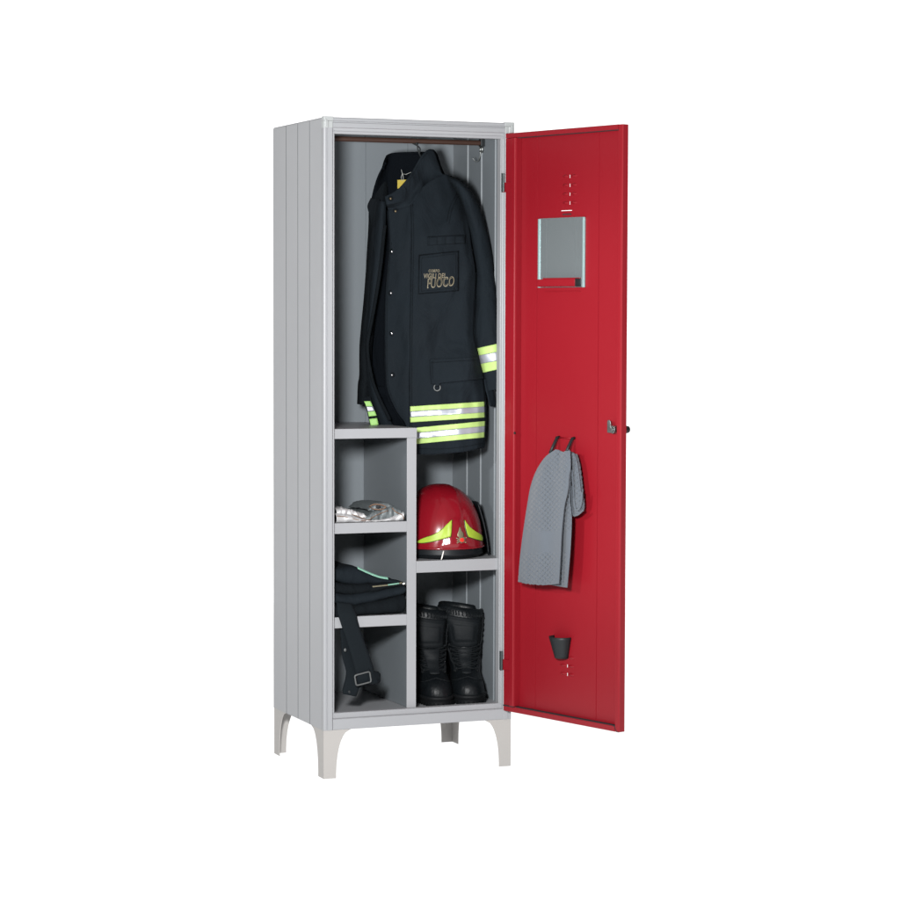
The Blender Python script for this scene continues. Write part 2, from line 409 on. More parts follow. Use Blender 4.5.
# louvre pressings beside the slots
for q, (a, c, d_, e) in enumerate(slots[:7]):
    uc, zc = (a+c)/2, (d_+e)/2
    for sg in (-1, 1):
        rows = []
        for i in range(9):
            t = i/8; hh = .0046*sin(pi*(.12+.76*t)); uu = uc+sg*(.005+.024*t)
            rows.append([dr(uu, PW-.0002+.0038*sin(pi*r/6)*sin(pi*(.06+.88*t)), zc+.001+hh*(r/3-1)) for r in range(7)])
        b.grid(rows)
uA, zA = door_px(563, 214.5); uB, _ = door_px(571.5, 214)
DOOR = b.build('door', M['red'], LK)
DOOR['label'] = 'red pressed steel door swung open'
bb = MB(); bb.box(uA, uB, PW, PW+.0026, zA-.0016, zA+.0016, dr); bb.build('card_slot', M['slot'], DOOR, bevel=.0008)
# small black hole and rivets on the hinge box
u, z = door_px(514.6, 433, .005)
bb = MB(); bb.tube([dr(u, .004, z), dr(u, .0056, z)], .0035, 12); bb.build('hole_shade', M['darkmetal'], DOOR)  # dark disc drawn for the shade inside the hole
# hinges
for y0, y1, yp0, yp1 in ((173.5, 182.5, 182.6, 192.4), (651, 659, 659.2, 669.8)):
    za, zb = door_px(504, y0, .0)[1], door_px(504, y1, .0)[1]; zc, zd = door_px(504, yp0, .0)[1], door_px(504, yp1, 0)[1]
    hb = MB(); hb.box(.5215, .5262, -.0006, .0014, zd, za)
    hb.tube([(.5272, -.0032, zd+.001), (.5272, -.0032, za)], .0030, 12)
    hb.build('hinge', M['hinge'], DOOR, bevel=.0004)
    hb = MB(); hb.prism([(-.0125, .0040), (-.0105, .0062), (-.004, .0062), (.000, .0030), (.0275, .0030), (.0275, .0004), (-.002, .0004), (-.0055, .0030), (-.0105, .0030)], zd, zc, lambda p, q, t: dr(p, q, t)); hb.build('hinge_leaf', M['red'], DOOR, bevel=.0006)
# dark strips standing in for the shaded gaps behind the folded lips
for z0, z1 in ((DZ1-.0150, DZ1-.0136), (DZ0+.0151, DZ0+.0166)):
    q = MB(); q.box(.049, DW-.0172, -.0150, -.0016, z0, z1, dr); q.build('lip_gap_shade', M['slot'], DOOR)
q = MB(); q.box(.003, .046, -.004, .0052, DZ0+.0152, DZ0+.0174, dr); q.build('corner_gap_shade', M['slot'], DOOR, bevel=.0006)  # dark corner pieces, also in place of shade in the gap
q = MB(); q.prism([(DW-.0245, DZ0+.0168), (DW-.0190, DZ0+.0168), (DW-.0080, DZ0+.0018), (DW-.0010, DZ0+.0018), (DW-.0010, DZ0+.0002), (DW-.0090, DZ0+.0002), (DW-.0200, DZ0+.0150), (DW-.0245, DZ0+.0150)], -.004, .0006, lambda p, q_, t: dr(p, t, q_)); q.build('corner_gap_shade', M['slot'], DOOR)
# mirror with its side clips and the little tray below it
def pan_box(x0, y0, x1, y1, w0, w1, name, mat, bevel=.0006):
    ua, za = door_px(x0, y0); ub, zb = door_px(x1, y1)
    q = MB(); q.box(ua, ub, w0, w1, min(za, zb), max(za, zb), dr); return q.build(name, mat, DOOR, bevel=bevel)
mu0, mz1 = door_px(540.3, 218.6); mu1, _ = door_px(585.2, 216.4); _, mz0 = door_px(562, 287.4)
q = MB(); q.box(mu0, mu1, PW+.0008, PW+.0040, mz0, mz1, dr); q.build('mirror', M['mirror'], DOOR)
for a, c in ((mu0-.0035, mu0+.0045), (mu1-.0045, mu1+.0030)):
    q = MB(); q.box(a, c, PW+.0002, PW+.0062, mz0-.0005, mz1-.001, dr); q.build('mirror_clip', M['mirror_edge'], DOOR, bevel=.0012)
tz0, tz1 = mz0+.002, mz0+.026
tu0, tu1 = mu0+.018, mu1-.012
q = MB(); q.box(tu0, tu1, PW+.0042, PW+.0065, tz0, tz1, dr); q.box(tu0, tu1, PW+.0065, PW+.026, tz0, tz0+.002, dr)
q.box(tu0, tu1, PW+.0242, PW+.0262, tz0+.002, tz1-.004, dr); q.build('mirror_tray', M['red'], DOOR, bevel=.0006)
q = MB(); q.box(tu1+.0002, tu1+.0022, PW+.0043, PW+.025, tz0, tz1-.002, dr); q.build('tray_end', M['darkmetal'], DOOR, bevel=.0004)
q = MB(); q.box(tu0+.004, tu1-.004, PW, PW+.0022, tz0-.014, tz0-.0118, dr); q.build('tray_seam', M['red'], DOOR, bevel=.0008)
# lock
lu, lz = door_px(614.5, 428.6)
q = MB(); q.tube([dr(lu+.008, PW, lz-.002), dr(lu+.008, PW+.016, lz-.002)], .0105, 18)
q.tube([dr(lu+.008, PW+.016, lz-.002), dr(lu+.008, PW+.021, lz-.002)], .0065, 6)
q.build('lock', M['steel'], DOOR, bevel=.001)
q = MB(); q.prism([(-.0075, -.016), (.0075, -.016), (.0085, 0), (.007, .022), (.002, .0265), (-.004, .0265), (-.0075, .022)], PW+.0105, PW+.0135, lambda p, qq, t: dr(lu-.004+p*.85, t+.004, lz+.002+qq*.8))
q.build('lock_cam', M['steel'], DOOR, bevel=.001)
q = MB(); q.tube([dr(lu+.010, PW-.0016, lz-.003), dr(lu+.010, PW-.024, lz-.003), dr(lu+.010, PW-.040, lz-.003)], [.012, .0115, .0095], 18); q.build('lock_knob', M['darkmetal'], DOOR, bevel=.001)
# towel rail
ru0, rz = door_px(559.3, 437.2); ru1, _ = door_px(574.6, 436.8)
q = MB()
for uu in (ru0, ru1):
    q.tube([dr(uu, PW, rz), dr(uu, PW+.008, rz-.0005), dr(uu+.001, PW+.022, rz-.022), dr(uu+.001, PW+.034, rz-.043)], [.0042, .0042, .0046, .0046], 10)
q.tube([dr(ru0+.001, PW+.033, rz-.042), dr(ru1+.001, PW+.033, rz-.042)], .004, 10)
q.build('towel_rail', M['darkmetal'], DOOR, smooth=True)
q = MB(); q.tube([dr(ru0, PW+.0012, rz-.001), dr(ru1, PW+.0012, rz-.001)], .0022, 8); q.build('rail_slot', M['red'], DOOR, smooth=True)
# black cup fixed low on the door
cu, cz1 = door_px(562.8, 636.3); _, cz0 = door_px(563, 657.6)
rows = []
for j in range(9):
    t = j/8; r = lerp(.0350, .0205, t); z = lerp(cz1, cz0, t)
    rows.append([dr(cu+r*cos(pi-pi*i/20)+.002*t, PW+.001+r*1.02*(sin(pi*i/20)**.75), z) for i in range(21)])
q = MB(); q.grid(rows); q.f.append(tuple(8*21+i for i in range(21)))
q.build('umbrella_cup', M['darkmetal'], DOOR, smooth=True, solid=.0022)

# ================================================================== JACKET
JT = R_(25); JN = Vector((-sin(JT), -cos(JT), 0)); JA = Vector((cos(JT), -sin(JT), 0)); JP = Vector((.335, RY, 0))
def J(x, y, d):
    p = meet(x, y, JP+JN*d, JN)
    # the cloth presses against the steel wall and stays inside the locker
    if p.x > W-.010: p = p - JA*((p.x-(W-.010))/JA.x)
    p.y = max(.006, min(D-.012, p.y))
    return p
JK = empty('firefighter_jacket', (JP.x, JP.y, .94), 'dark navy firefighter jacket with lime and silver stripes, hanging open on the rod', 'jacket')
HEM_L = [(200, 388.5), (210, 388.6), (242, 390), (278, 387), (302, 385.8), (340, 385.4), (369, 385.8), (391, 388.2), (411, 397), (424, 406), (440, 412), (454, 416.7)]
SEAM_R = [(175, 452), (200, 462), (225, 469), (250, 472.5), (273, 476), (300, 475), (333, 474), (352, 478), (376, 483), (407, 485.5), (430, 485), (448, 483.5)]
def dfront(x, y, off=0):
    "how far the wearer's left front stands out of the jacket's middle plane"
    xl, xr = pw(HEM_L, y), pw(SEAM_R, y)
    t = max(-.05, min(1.05, (x-xl)/(xr-xl)))
    d = .062+.020*sin(pi*min(1, max(0, t))**.9)-.014*max(0, t)**2-.022*smooth(.90, 1.03, t)
    d += .022*smooth(380, 452, y)*(1-.4*t)
    d -= .078*smooth(242, 174, y)*(.35+.65*t)
    # folds: long vertical ones, soft diagonals from the shoulder, pull lines over the pocket
    d += .0045*sin((x-392)*.115+.013*y+1.2*nz(x*.02, y*.012))*smooth(300, 350, y)*smooth(0, .15, t)
    d += .0150*nz(x*.035+3, y*.018, 1.3)*smooth(0, .12, t)
    d += .0072*nz(x*.09, y*.045, 4.1)*smooth(.02, .2, t)
    a = (x-455)*.8+(y-200)*.55
    d += .0060*sin(a*.16)*math.exp(-((y-218)/30)**2)*smooth(.2, .5, t)
    # bellows of the pocket
    d += .017*math.exp(-((x-457)/19)**4)*smooth(345, 356, y - .018*(x-456)**2*.6)*smooth(398, 384, y)
    d += .0075*math.exp(-((x-456)/20)**2-((y-(345+.022*(x-456)**2))/4)**2)
    return d+off
def front_patch(grid, off):
    return [[J(x, y, dfront(x, y, off(u, v) if callable(off) else off)) for x, y, u, v in r] for r in grid]
def quad(tl, tr, br, bl, nu, nv):
    return coons([tl, tr], [bl, br], [tl, bl], [tr, br], nu, nv)
# main body panel
Lp = [(388.5, 208), (390, 242), (387, 278), (385.8, 302), (385.4, 340), (385.8, 369), (388.2, 391), (397, 411), (406, 424), (412, 440), (416.7, 454)]
Rp = [(452, 176), (462, 200), (469, 225), (472.5, 250), (476, 273), (475, 300), (474, 333), (478, 352), (483, 376), (485.5, 407), (485, 430), (483.5, 448)]
Tp = [(388.5, 208), (401, 207), (412, 202), (420, 190), (431, 180), (443, 174.5), (452, 176)]
Bp = [(416.7, 454), (428, 454.6), (441, 454), (462, 452), (483.5, 448)]
b = MB(); b.grid(front_patch(coons(Tp, Bp, Lp, Rp, 60, 130), 0))
FRONT = b.build('front_panel', M['cloth'], JK, smooth=True, solid=.003, off=-1)
# hem fold turned towards the back at the side seam
def strip_between(A, B, nv, fn, nu=8):
    a, c = spline([(x, y, 0) for x, y in A], nv), spline([(x, y, 0) for x, y in B], nv)
    return [[fn(lerp(a[j].x, c[j].x, i/(nu-1)), lerp(a[j].y, c[j].y, i/(nu-1)), i/(nu-1), j/(nv-1)) for i in range(nu)] for j in range(nv)]
side_ = MB()
rr = []
RS = spline([(x, y, 0) for x, y in Rp[4:]], 50)
for p in RS:
    d0 = dfront(p.x, p.y)
    rr.append([J(p.x+ (1.5*sin(pi*k/7)), p.y-.4*k, d0-.115*k/7) for k in range(8)])
side_.grid(rr); side_.build('side_panel', M['cloth'], JK, smooth=True, solid=.002, off=-1)
# button placket along the open edge
PL_R = [(410.5, 204), (411.5, 240), (410.5, 290), (409.8, 340), (409.6, 400), (409.8, 427), (412, 440), (417.5, 453.5)]
Lpl = [(387.9, 209), (389.4, 242), (386.4, 278), (385.2, 302), (384.8, 340), (385.2, 369), (387.6, 391), (396.4, 411), (405.4, 424), (411.4, 440), (416.6, 453.8)]
b = MB(); b.grid(front_patch(coons([(387.9, 209), (400, 207.5), (410.5, 204)], [(416.6, 453.8), (417, 453.7), (417.5, 453.5)], Lpl, PL_R, 14, 90),
        lambda u, v: .0032-.0030*max(0, (u-.86)/.14)-.002*max(0, (.1-u)/.1)))
b.build('placket', M['cloth'], JK, smooth=True, solid=.0025, off=-1)
def seam(pts, off=.0012, r=.0007, n=60, mat='cloth_edge', name='seam'):
    P = spline([(x, y, 0) for x, y in pts], n)
    q = MB(); q.tube([J(p.x, p.y, dfront(p.x, p.y, off)) for p in P], r, 6)
    return q
b = MB()
for pts in ([(x+.4, y) for x, y in PL_R[:6]], [(x+2.2, y) for x, y in PL_R[:6]], [(x+2.2, y) for x, y in Lpl[1:10]]):
    k = seam(pts, .0026 if pts[0][0] < 395 else .0008); b.add(k.v, k.f)
for pts in ([(419, 448.5), (441, 449), (462, 447), (483, 443.2)], [(466.5, 186), (459, 195), (452.5, 208), (449, 224)], [(464.0, 184.5), (456.5, 194), (450, 207), (446.8, 222)]):
    k = seam(pts, .0006); b.add(k.v, k.f)
b.build('stitching', M['cloth_edge'], JK, smooth=True)
for x, y, mt in ((392, 251.6, 'snap'), (391, 293, 'snap'), (392, 333.4, 'snap'), (392, 375, 'snap'), (395.6, 211.2, 'brass')):
    c = J(x, y, dfront(x, y, .0038)); q = MB(); q.ball(c, .0036, 8, (1, .8, 1)); q.build('snap_button', M[mt], JK, smooth=True)
    q = MB(); ring = [c-JN*.0012+ (JA*cos(a)+Vector((0, 0, sin(a))))*.0068 for a in [2*pi*i/20 for i in range(20)]]; q.tube(ring, .0016, 6, True)
    q.build('snap_rim', M['cloth_edge'], JK, smooth=True)
# chest patch with lettering, webbing loop above it
PATCH = ((418.6, 254.8), (459, 250.6), (459, 291.2), (418.0, 294.4))
g = quad(*PATCH, 24, 24)
edge = lambda u, v: .0052-.0035*smooth(.05, 0, min(u, 1-u, v, 1-v))
b = MB(); b.grid(front_patch(g, edge)); PT = b.build('chest_patch', M['cloth'], JK, smooth=True, solid=.004, off=-1)
b = MB()
for k in range(2):
    i_ = .9 if k == 0 else 3.2
    tl, tr, br, bl = PATCH; ring = [(tl[0]+i_, tl[1]+i_), (tr[0]-i_, tr[1]+i_), (br[0]-i_, br[1]-i_), (bl[0]+i_, bl[1]-i_), (tl[0]+i_, tl[1]+i_)]
    for a, c in zip(ring, ring[1:]):
        q = seam([a, c], .0052 if k else .0042, .0006, 14); b.add(q.v, q.f)
b.build('patch_stitching', M['cloth_edge'], PT, smooth=True)
b = MB(); b.grid(front_patch(quad((427.5, 236.6), (465.4, 234.6), (465.6, 243.6), (427.5, 245.6), 36, 8), lambda u, v: .0030+.0012*abs(sin(u*pi*4))-.002*smooth(.12, 0, min(v, 1-v))))
lo = b.build('webbing_loop', M['cloth'], JK, smooth=True, solid=.0025, off=-1)
for x in (429, 437, 445.5, 455, 464.4):
    seam([(x, 236.8), (x, 244.6)], .0040, .0006, 10).build('bar_tack', M['cloth_edge'], lo, smooth=True)
for a, c in (((455.5, 236.6), (464, 236.1)), ((455.5, 243.4), (464, 242.9))):
    seam([a, c], .0042, .0006, 10).build('bar_tack', M['cloth_edge'], lo, smooth=True)
def lettering(txt, x0, x1, yb, cap_h, slope, shear, off, mat, name, thick=0.0, parent=None, ofs=.0062):
    c = bpy.data.curves.new(name, 'FONT'); c.body = txt; c.size = 1; c.shear = shear; c.offset = thick; c.space_character = 1.08; c.resolution_u = 3
    o = bpy.data.objects.new(name, c); COL.objects.link(o)
    bpy.context.view_layer.update()
    me = bpy.data.meshes.new_from_object(o.evaluated_get(bpy.context.evaluated_depsgraph_get())); bpy.data.objects.remove(o); bpy.data.curves.remove(c)
    xs = [v.co.x for v in me.vertices]; ys = [v.co.y for v in me.vertices]; a, e = min(xs), max(xs); h = max(ys)
    for v in me.vertices:
        px = x0+(v.co.x-a)/(e-a)*(x1-x0); py = yb-v.co.y/h*cap_h+slope*(px-x0)
        v.co = J(px, py, dfront(px, py, ofs+off))
    return put(name, me, M[mat], parent)
ROWS = (('CORPO', 428.6, 439.6, 272.4, 2.9, -.02, .1, .010), ('VIGILI DEL', 423.8, 446.2, 278.2, 4.6, -.02, .12, .010), ('FUOCO', 427.2, 454.2, 288.0, 9.4, -.095, .14, .028))
for t, x0, x1, yb, ch, sl, sh, th in ROWS:
    lettering(t, x0, x1, yb, ch, sl, sh, 0, 'gold', 'lettering', th, PT)
lettering('FUOCO', 428.0, 453.5, 287.4, 8.2, -.095, .14, .0006, 'cloth_edge', 'lettering_inlay', -.012, PT)
# lower pocket: flap, pull ring
b = MB(); b.grid(front_patch(quad((429.4, 359.2), (478.2, 356.6), (484.6, 378.6), (431.0, 384.0), 44, 20), lambda u, v: .0085+.0050*v-.004*smooth(.04, 0, min(u, 1-u))))
FL = b.build('pocket_flap', M['cloth'], JK, smooth=True, solid=.0060, off=-1)
b = MB()
for pts in ([(430.6, 362.6), (478.8, 359.8)], [(432.0, 361), (433.2, 382)], [(432.4, 381), (483.5, 376.2)]):
    q = seam(pts, .0120, .0006, 30); b.add(q.v, q.f)
b.build('flap_stitching', M['cloth_edge'], FL, smooth=True)
c = J(437.2, 387.6, dfront(437.2, 387.6, .009))
q = MB(); q.tube([c+(JA*cos(a)+Vector((0, 0, sin(a))))*.0088 for a in [2*pi*i/24 for i in range(24)]], .0018, 8, True); q.build('pull_ring', M['buckle'], JK, smooth=True)
q = MB(); q.grid(front_patch(quad((434.5, 381), (440, 380.6), (439.6, 386), (435.2, 386.2), 5, 5), .012)); q.build('pull_tab', M['cloth'], JK, smooth=True, solid=.002)
# reflective bands of the front
def band(tl, tr, br, bl, fr=(0, .31, .68, 1)):
    for k, mt in enumerate(('yellow', 'silver', 'yellow')):
        a, c = fr[k], fr[k+1]
        L = lambda p, q, t: (lerp(p[0], q[0], t), lerp(p[1], q[1], t))
        g = quad(L(tl, bl, a), L(tr, br, a), L(tr, br, c), L(tl, bl, c), 50, 6)
        b = MB(); b.grid(front_patch(g, .0026 if k == 1 else .0020)); b.build('reflective_stripe', M[mt], JK, smooth=True, solid=.0012, off=-1)
band((410.2, 406.4), (484.8, 401.6), (485.2, 417.4), (410.3, 422.4))
band((411.0, 428.2), (485.4, 421.0), (484.6, 437.4), (415.2, 444.0))
# wearer's left sleeve (hangs down the right wall)
SL = [(447, 178.5, 452, 177, .000, .012), (452, 184, 459, 180, .010, .028), (457.5, 193, 467, 186, .012, .038), (463, 206, 474, 196, .008, .042), (468, 226, 481, 212, -.010, .044), (471, 244, 487, 231, -.020, .044), (473, 262, 492.5, 255, -.024, .044),
      (474, 280, 495.5, 276, -.022, .044), (473.5, 303, 499, 301, -.016, .044), (472.6, 328, 502, 323, -.004, .045), (476.4, 347.5, 505, 341, .009, .046), (479.2, 360, 506, 355, .013, .046), (482, 372.5, 507, 367, .012, .045), (484, 386, 507, 380, .012, .044), (485.5, 392, 507, 387, .012, .042)]
def tube_px(rows, n, m, grow=0.0, t0=0, t1=1, wr=.004, full=True, seed=0):
    K = len(rows)-1
    cols = [ucol([r[c] for r in rows], 200) for c in range(6)]
    out = []
    for j in range(m):
        t = lerp(t0, t1, j/(m-1)); f_ = t*199; a = int(min(198, f_)); w_ = f_-a
        lx, ly, rx, ry, dc, rd = [lerp(c[a], c[a+1], w_) for c in cols]
        cx, cy = (lx+rx)/2, (ly+ry)/2; row = []
        for i in range(n):
            ph = (2*pi if full else pi)*i/(n if full else n-1)
            wv = wr*nz(cos(ph)*1.2+seed, sin(ph)*1.2, t*9)+wr*.7*sin(t*46+2*cos(ph)+seed)*nz(seed, t*5, cos(ph))
            k = cos(ph)
            row.append(J(cx-(rx-lx)/2*k*(1+grow*3)+wv*70, cy-(ry-ly)/2*k, dc+(rd+grow)*sin(ph)+wv))
        out.append(row)
    return out
b = MB(); g = tube_px(SL, 36, 70); b.grid(g, True); b.cap(0, 36); b.cap(69*36, 36)
b.build('sleeve', M['cloth'], JK, smooth=True)
def sleeve_t(y):
    cols = ucol([(r[1]+r[3])/2 for r in SL], 200)
    for k in range(199):
        if cols[k+1] >= y: return k/199
    return 1
for y0, y1, mt in ((345.2, 353.2, 'yellow'), (353.2, 362.2, 'silver'), (362.2, 370.4, 'yellow')):
    b = MB(); b.grid(tube_px(SL, 36, 8, .0014, sleeve_t(y0), sleeve_t(y1), .004), True); b.build('sleeve_stripe', M[mt], JK, smooth=True, solid=.0012)
# strap of the cuff
b = MB(); b.grid([[J(lerp(lx, rx, i/5), y, .046-.02*(i/5)) for i in range(6)] for lx, rx, y in ((483.6, 490, 378), (485, 493.5, 388), (487.5, 495, 397), (489.6, 496, 407))])
b.build('cuff_strap', M['cloth'], JK, smooth=True, solid=.004, subd=1)
# collar: outer flap rising to a point, and the inside of the stand collar
Tc = [(384.6, 196.6), (396, 190.5), (406, 180.5), (414, 168.5), (421, 156.5), (427, 150.2), (431.5, 149.2), (435, 153), (439, 165), (442.5, 174)]
Bc = [(388.2, 210), (400, 208.6), (410, 205), (416, 197), (423, 189), (431, 182.5), (438, 179), (441, 177.5), (442.6, 176.5), (444, 176)]
def dcol(x, y):
    return dfront(x, y)*.0 + .078 - .085*smooth(388, 432, x)**1.2 - .018*smooth(428, 444, x) + .0030*nz(x*.08, y*.08, 7)+.0035*sin((x-y)*.17)*smooth(392, 410, x)
b = MB(); b.grid([[J(x, y, lerp(dcol(x, y)+.006*sin(pi*v), dfront(x, y)+.0035, smooth(.55, 1, v)*smooth(.75, .55, u))) for x, y, u, v in r] for r in coons(Tc, Bc, [Tc[0], (386, 203.4), Bc[0]], [Tc[-1], Bc[-1]], 48, 18)])
CO = b.build('collar', M['cloth'], JK, smooth=True, solid=.005, off=-1)
for x, y in ((390.6, 198.6),):
    c = J(x, y, dcol(x, y)+.0085); q = MB(); q.ball(c, .0035, 8); q.build('snap_button', M['brass'], JK, smooth=True)
    q = MB(); q.tube([c-JN*.001+(JA*cos(a)+Vector((0, 0, sin(a))))*.006 for a in [2*pi*i/20 for i in range(20)]], .0014, 6, True); q.build('snap_rim', M['cloth_edge'], JK, smooth=True)
b = MB()
for k, r_ in ((2.5, .0011), (4.5, .0008)):
    P = spline([(x-.4*k, y+k*.55+.5, 0) for x, y in Tc[0:6]], 40)
    b.tube([J(p.x+k*.6, p.y+k*.35, dcol(p.x+k*.6, p.y+k*.35)+.0012) for p in P], r_, 6)
P = spline([(413, 204, 0), (408, 194, 0), (404.5, 186.5, 0)], 20); b.tube([J(p.x, p.y, dcol(p.x, p.y)+.0052) for p in P], .0009, 6)
b.build('collar_stitching', M['cloth_edge'], CO, smooth=True)
# far tip of the collar beyond the apex
b = MB(); b.grid([[J(x, y, -.035-.03*u+.004*nz(x*.1, y*.1)) for x, y, u, v in r] for r in coons([(427, 150.4), (433, 149.6), (437, 155)], [(437, 178), (441, 177.5), (445.5, 176.8)], [(427, 150.4), (432, 164), (437, 178)], [(437, 155), (441, 167), (445.5, 176.8)], 10, 20)])
b.build('collar_back', M['lining'], JK, smooth=True, solid=.004)
inner = coons([(385.6, 163), (386.6, 156.5), (391, 153.6), (400, 152.6), (412, 152.3), (424, 152), (433, 154)], [(371, 200), (385, 204), (398, 203), (410, 200), (420, 196), (430, 190), (438, 182)],
              [(385.6, 163), (379, 175), (374, 189), (371, 200)], [(433, 154), (436, 168), (438, 182)], 50, 30)
b = MB(); b.grid([[J(x, y, -.062+.045*(2*u-1)**4*(1-v)+.02*(1-smooth(0, .25, u))-.012*v) for x, y, u, v in r] for r in inner])
b.build('inner_collar', M['lining'], JK, smooth=True, solid=.005)
# roll along the top of the inner collar
P = spline([(383, 168, 0), (385.4, 160, 0), (388.5, 155.2, 0), (395, 153.4, 0), (410, 152.8, 0), (424, 152.6, 0), (432, 153, 0)], 40)
q = MB(); q.tube([J(p.x, p.y+.6, -.062+.045*(2*i/39-1)**4+.015*(1-smooth(0, .3, i/39))) for i, p in enumerate(P)], .0042, 10); q.build('collar_roll', M['lining'], JK, smooth=True)
# back of the jacket seen through the opening
back = coons([(371, 200), (385, 202), (405, 200), (430, 186), (446, 179), (462, 196)], [(372, 432), (390, 436), (420, 449), (450, 449), (478, 445)],
             [(371, 200), (369, 222), (366.5, 262), (364, 320), (363, 372), (366, 405), (372, 432)], [(462, 196), (470, 250), (474, 330), (480, 400), (478, 445)], 50, 90)
b = MB(); b.grid([[J(x, y, -.066+.008*nz(x*.04, y*.02, 9)+.003*sin(x*.35)) for x, y, u, v in r] for r in back])
b.build('back_lining', M['lining'], JK, smooth=True, solid=.004)
# lining of the left front: the dark inner roll behind the placket
b = MB(); b.grid(strip_between([(387, 210), (388.6, 250), (384.8, 300), (384, 345), (384.5, 375), (388, 400), (404, 426), (415, 452)], [(399, 210), (402, 250), (400, 300), (400, 345), (400, 375), (404, 400), (414, 426), (421, 452)], 60,
      lambda x, y, u, v: J(x, y, dfront(max(x, pw(HEM_L, y)), y)-.006-.045*u)))
b.build('facing', M['lining'], JK, smooth=True, solid=.003)
# quilted lining block low in the opening
b = MB(); b.grid([[J(x, y, -.030+.012*u+.004*sin(v*pi*5)+.004*nz(x*.1, y*.05)) for x, y, u, v in r] for r in coons([(377, 386), (390, 390)], [(394, 440), (414, 448)], [(377, 386), (384, 410), (394, 440)], [(392, 386), (402, 418), (414, 448)], 14, 40)])
b.build('lower_lining', M['lining'], JK, smooth=True, solid=.004)
# wearer's right front, folded edge-on, and right sleeve behind it
rf = coons([(376, 200), (384, 203)], [(377, 428), (394, 430)], [(376, 200), (371, 240), (367, 300), (364.5, 345), (365.5, 375), (369, 400), (377, 428)], [(386, 202), (385, 240), (378, 290), (369.5, 340), (370, 362), (377, 390), (385, 410), (396, 430)], 14, 90)
def drf(x, y, u): return -.038+.045*sin(pi*u*.75)+.004*nz(x*.08, y*.03, 2)
b = MB(); b.grid([[J(x, y, drf(x, y, u)) for x, y, u, v in r] for r in rf])
b.build('right_front_panel', M['cloth'], JK, smooth=True, solid=.003)
b = MB(); P = spline([(385, 225, 0), (379.5, 275, 0), (372, 320, 0), (367.5, 345, 0), (370.5, 372, 0), (377, 393, 0), (390, 420, 0)], 60)
b.tube([J(p.x, p.y, .012+.004*nz(p.y*.03, 1)) for p in P], .0052, 8); b.build('right_placket', M['cloth_edge'], JK, smooth=True)
SR = [(381, 178, 388, 182, -.070, .010), (374, 192, 388, 196, -.064, .026), (369.2, 207, 386, 210, -.060, .038), (368.4, 226, 384, 228, -.058, .042), (366.4, 262, 381, 262, -.056, .042), (363.2, 302, 377, 302, -.054, .040), (360.4, 332, 374, 332, -.052, .040), (359.0, 352, 372, 352, -.050, .040),
      (359.2, 375, 372, 375, -.050, .039), (357.6, 386, 371, 387, -.048, .038), (357.0, 404, 370, 406.5, -.048, .036)]
b = MB(); b.grid(tube_px(SR, 32, 60, seed=5), True); b.cap(0, 32); b.cap(59*32, 32); b.build('sleeve', M['cloth_edge'], JK, smooth=True)
# shoulder cape edge that sticks out on the far side
b = MB(); b.grid([[J(x, y, -.03+.01*u) for x, y, u, v in r] for r in coons([(372, 197), (380, 199)], [(371, 223), (377, 221)], [(371, 198), (367.6, 206), (369.4, 214), (370.8, 223)], [(380, 199), (378, 221)], 8, 14)])
b.build('shoulder_flap', M['cloth_edge'], JK, smooth=True, solid=.004)
for (tl, tr, br, bl, mt) in (((364.2, 401.4), (370.2, 401.0), (372.8, 406.4), (366.2, 406.4), 'green'), ((366.2, 406.4), (372.8, 406.4), (374.8, 411.0), (367.8, 411.8), 'silver'), ((367.8, 411.8), (374.8, 411.0), (376.6, 415.6), (368.8, 416.6), 'green'), ((369.2, 419.0), (377.0, 418.0), (378.4, 424.5), (371.0, 426.5), 'green')):
    b = MB(); b.grid([[J(x, y, .022-.004*u) for x, y, u, v in r] for r in quad(tl, tr, br, bl, 6, 5)]); b.build('reflective_stripe', M[mt], JK, smooth=True, solid=.0015)
b = MB(); b.grid([[J(x, y, .0205-.004*u) for x, y, u, v in r] for r in coons([(363.4, 398), (370, 396)], [(371.0, 429), (381, 427)], [(363.4, 398), (367, 412), (371.0, 429)], [(370, 396), (375.5, 411), (381, 427)], 8, 18)])
b.build('hem_edge', M['cloth_edge'], JK, smooth=True, solid=.002)
# yellow card on a string
def dneck(x, y): return .030
b = MB(); b.box(-.5, .5, -.0005, .0005, 0, 1, lambda a, c, e: J(402.2+a*9.6-1.2*e*0, 188.4-8.6*e-.3*a, .026+c-.01*(1-e)))
TG = b.build('hang_card', M['tagyellow'], JK)
for pts, d_ in ((((401.8, 181.2), (401.2, 177), (402.4, 173.4), (401.2, 169.6)), .026), (((403.4, 180.6), (403.2, 177), (402.4, 173.4)), .026), (((402.6, 174), (406, 174.4), (411.6, 172)), -.03)):
    b = MB(); b.tube([J(x, y, d_) for x, y in pts], .0006, 6); b.build('card_string', M['string'], JK, smooth=True)

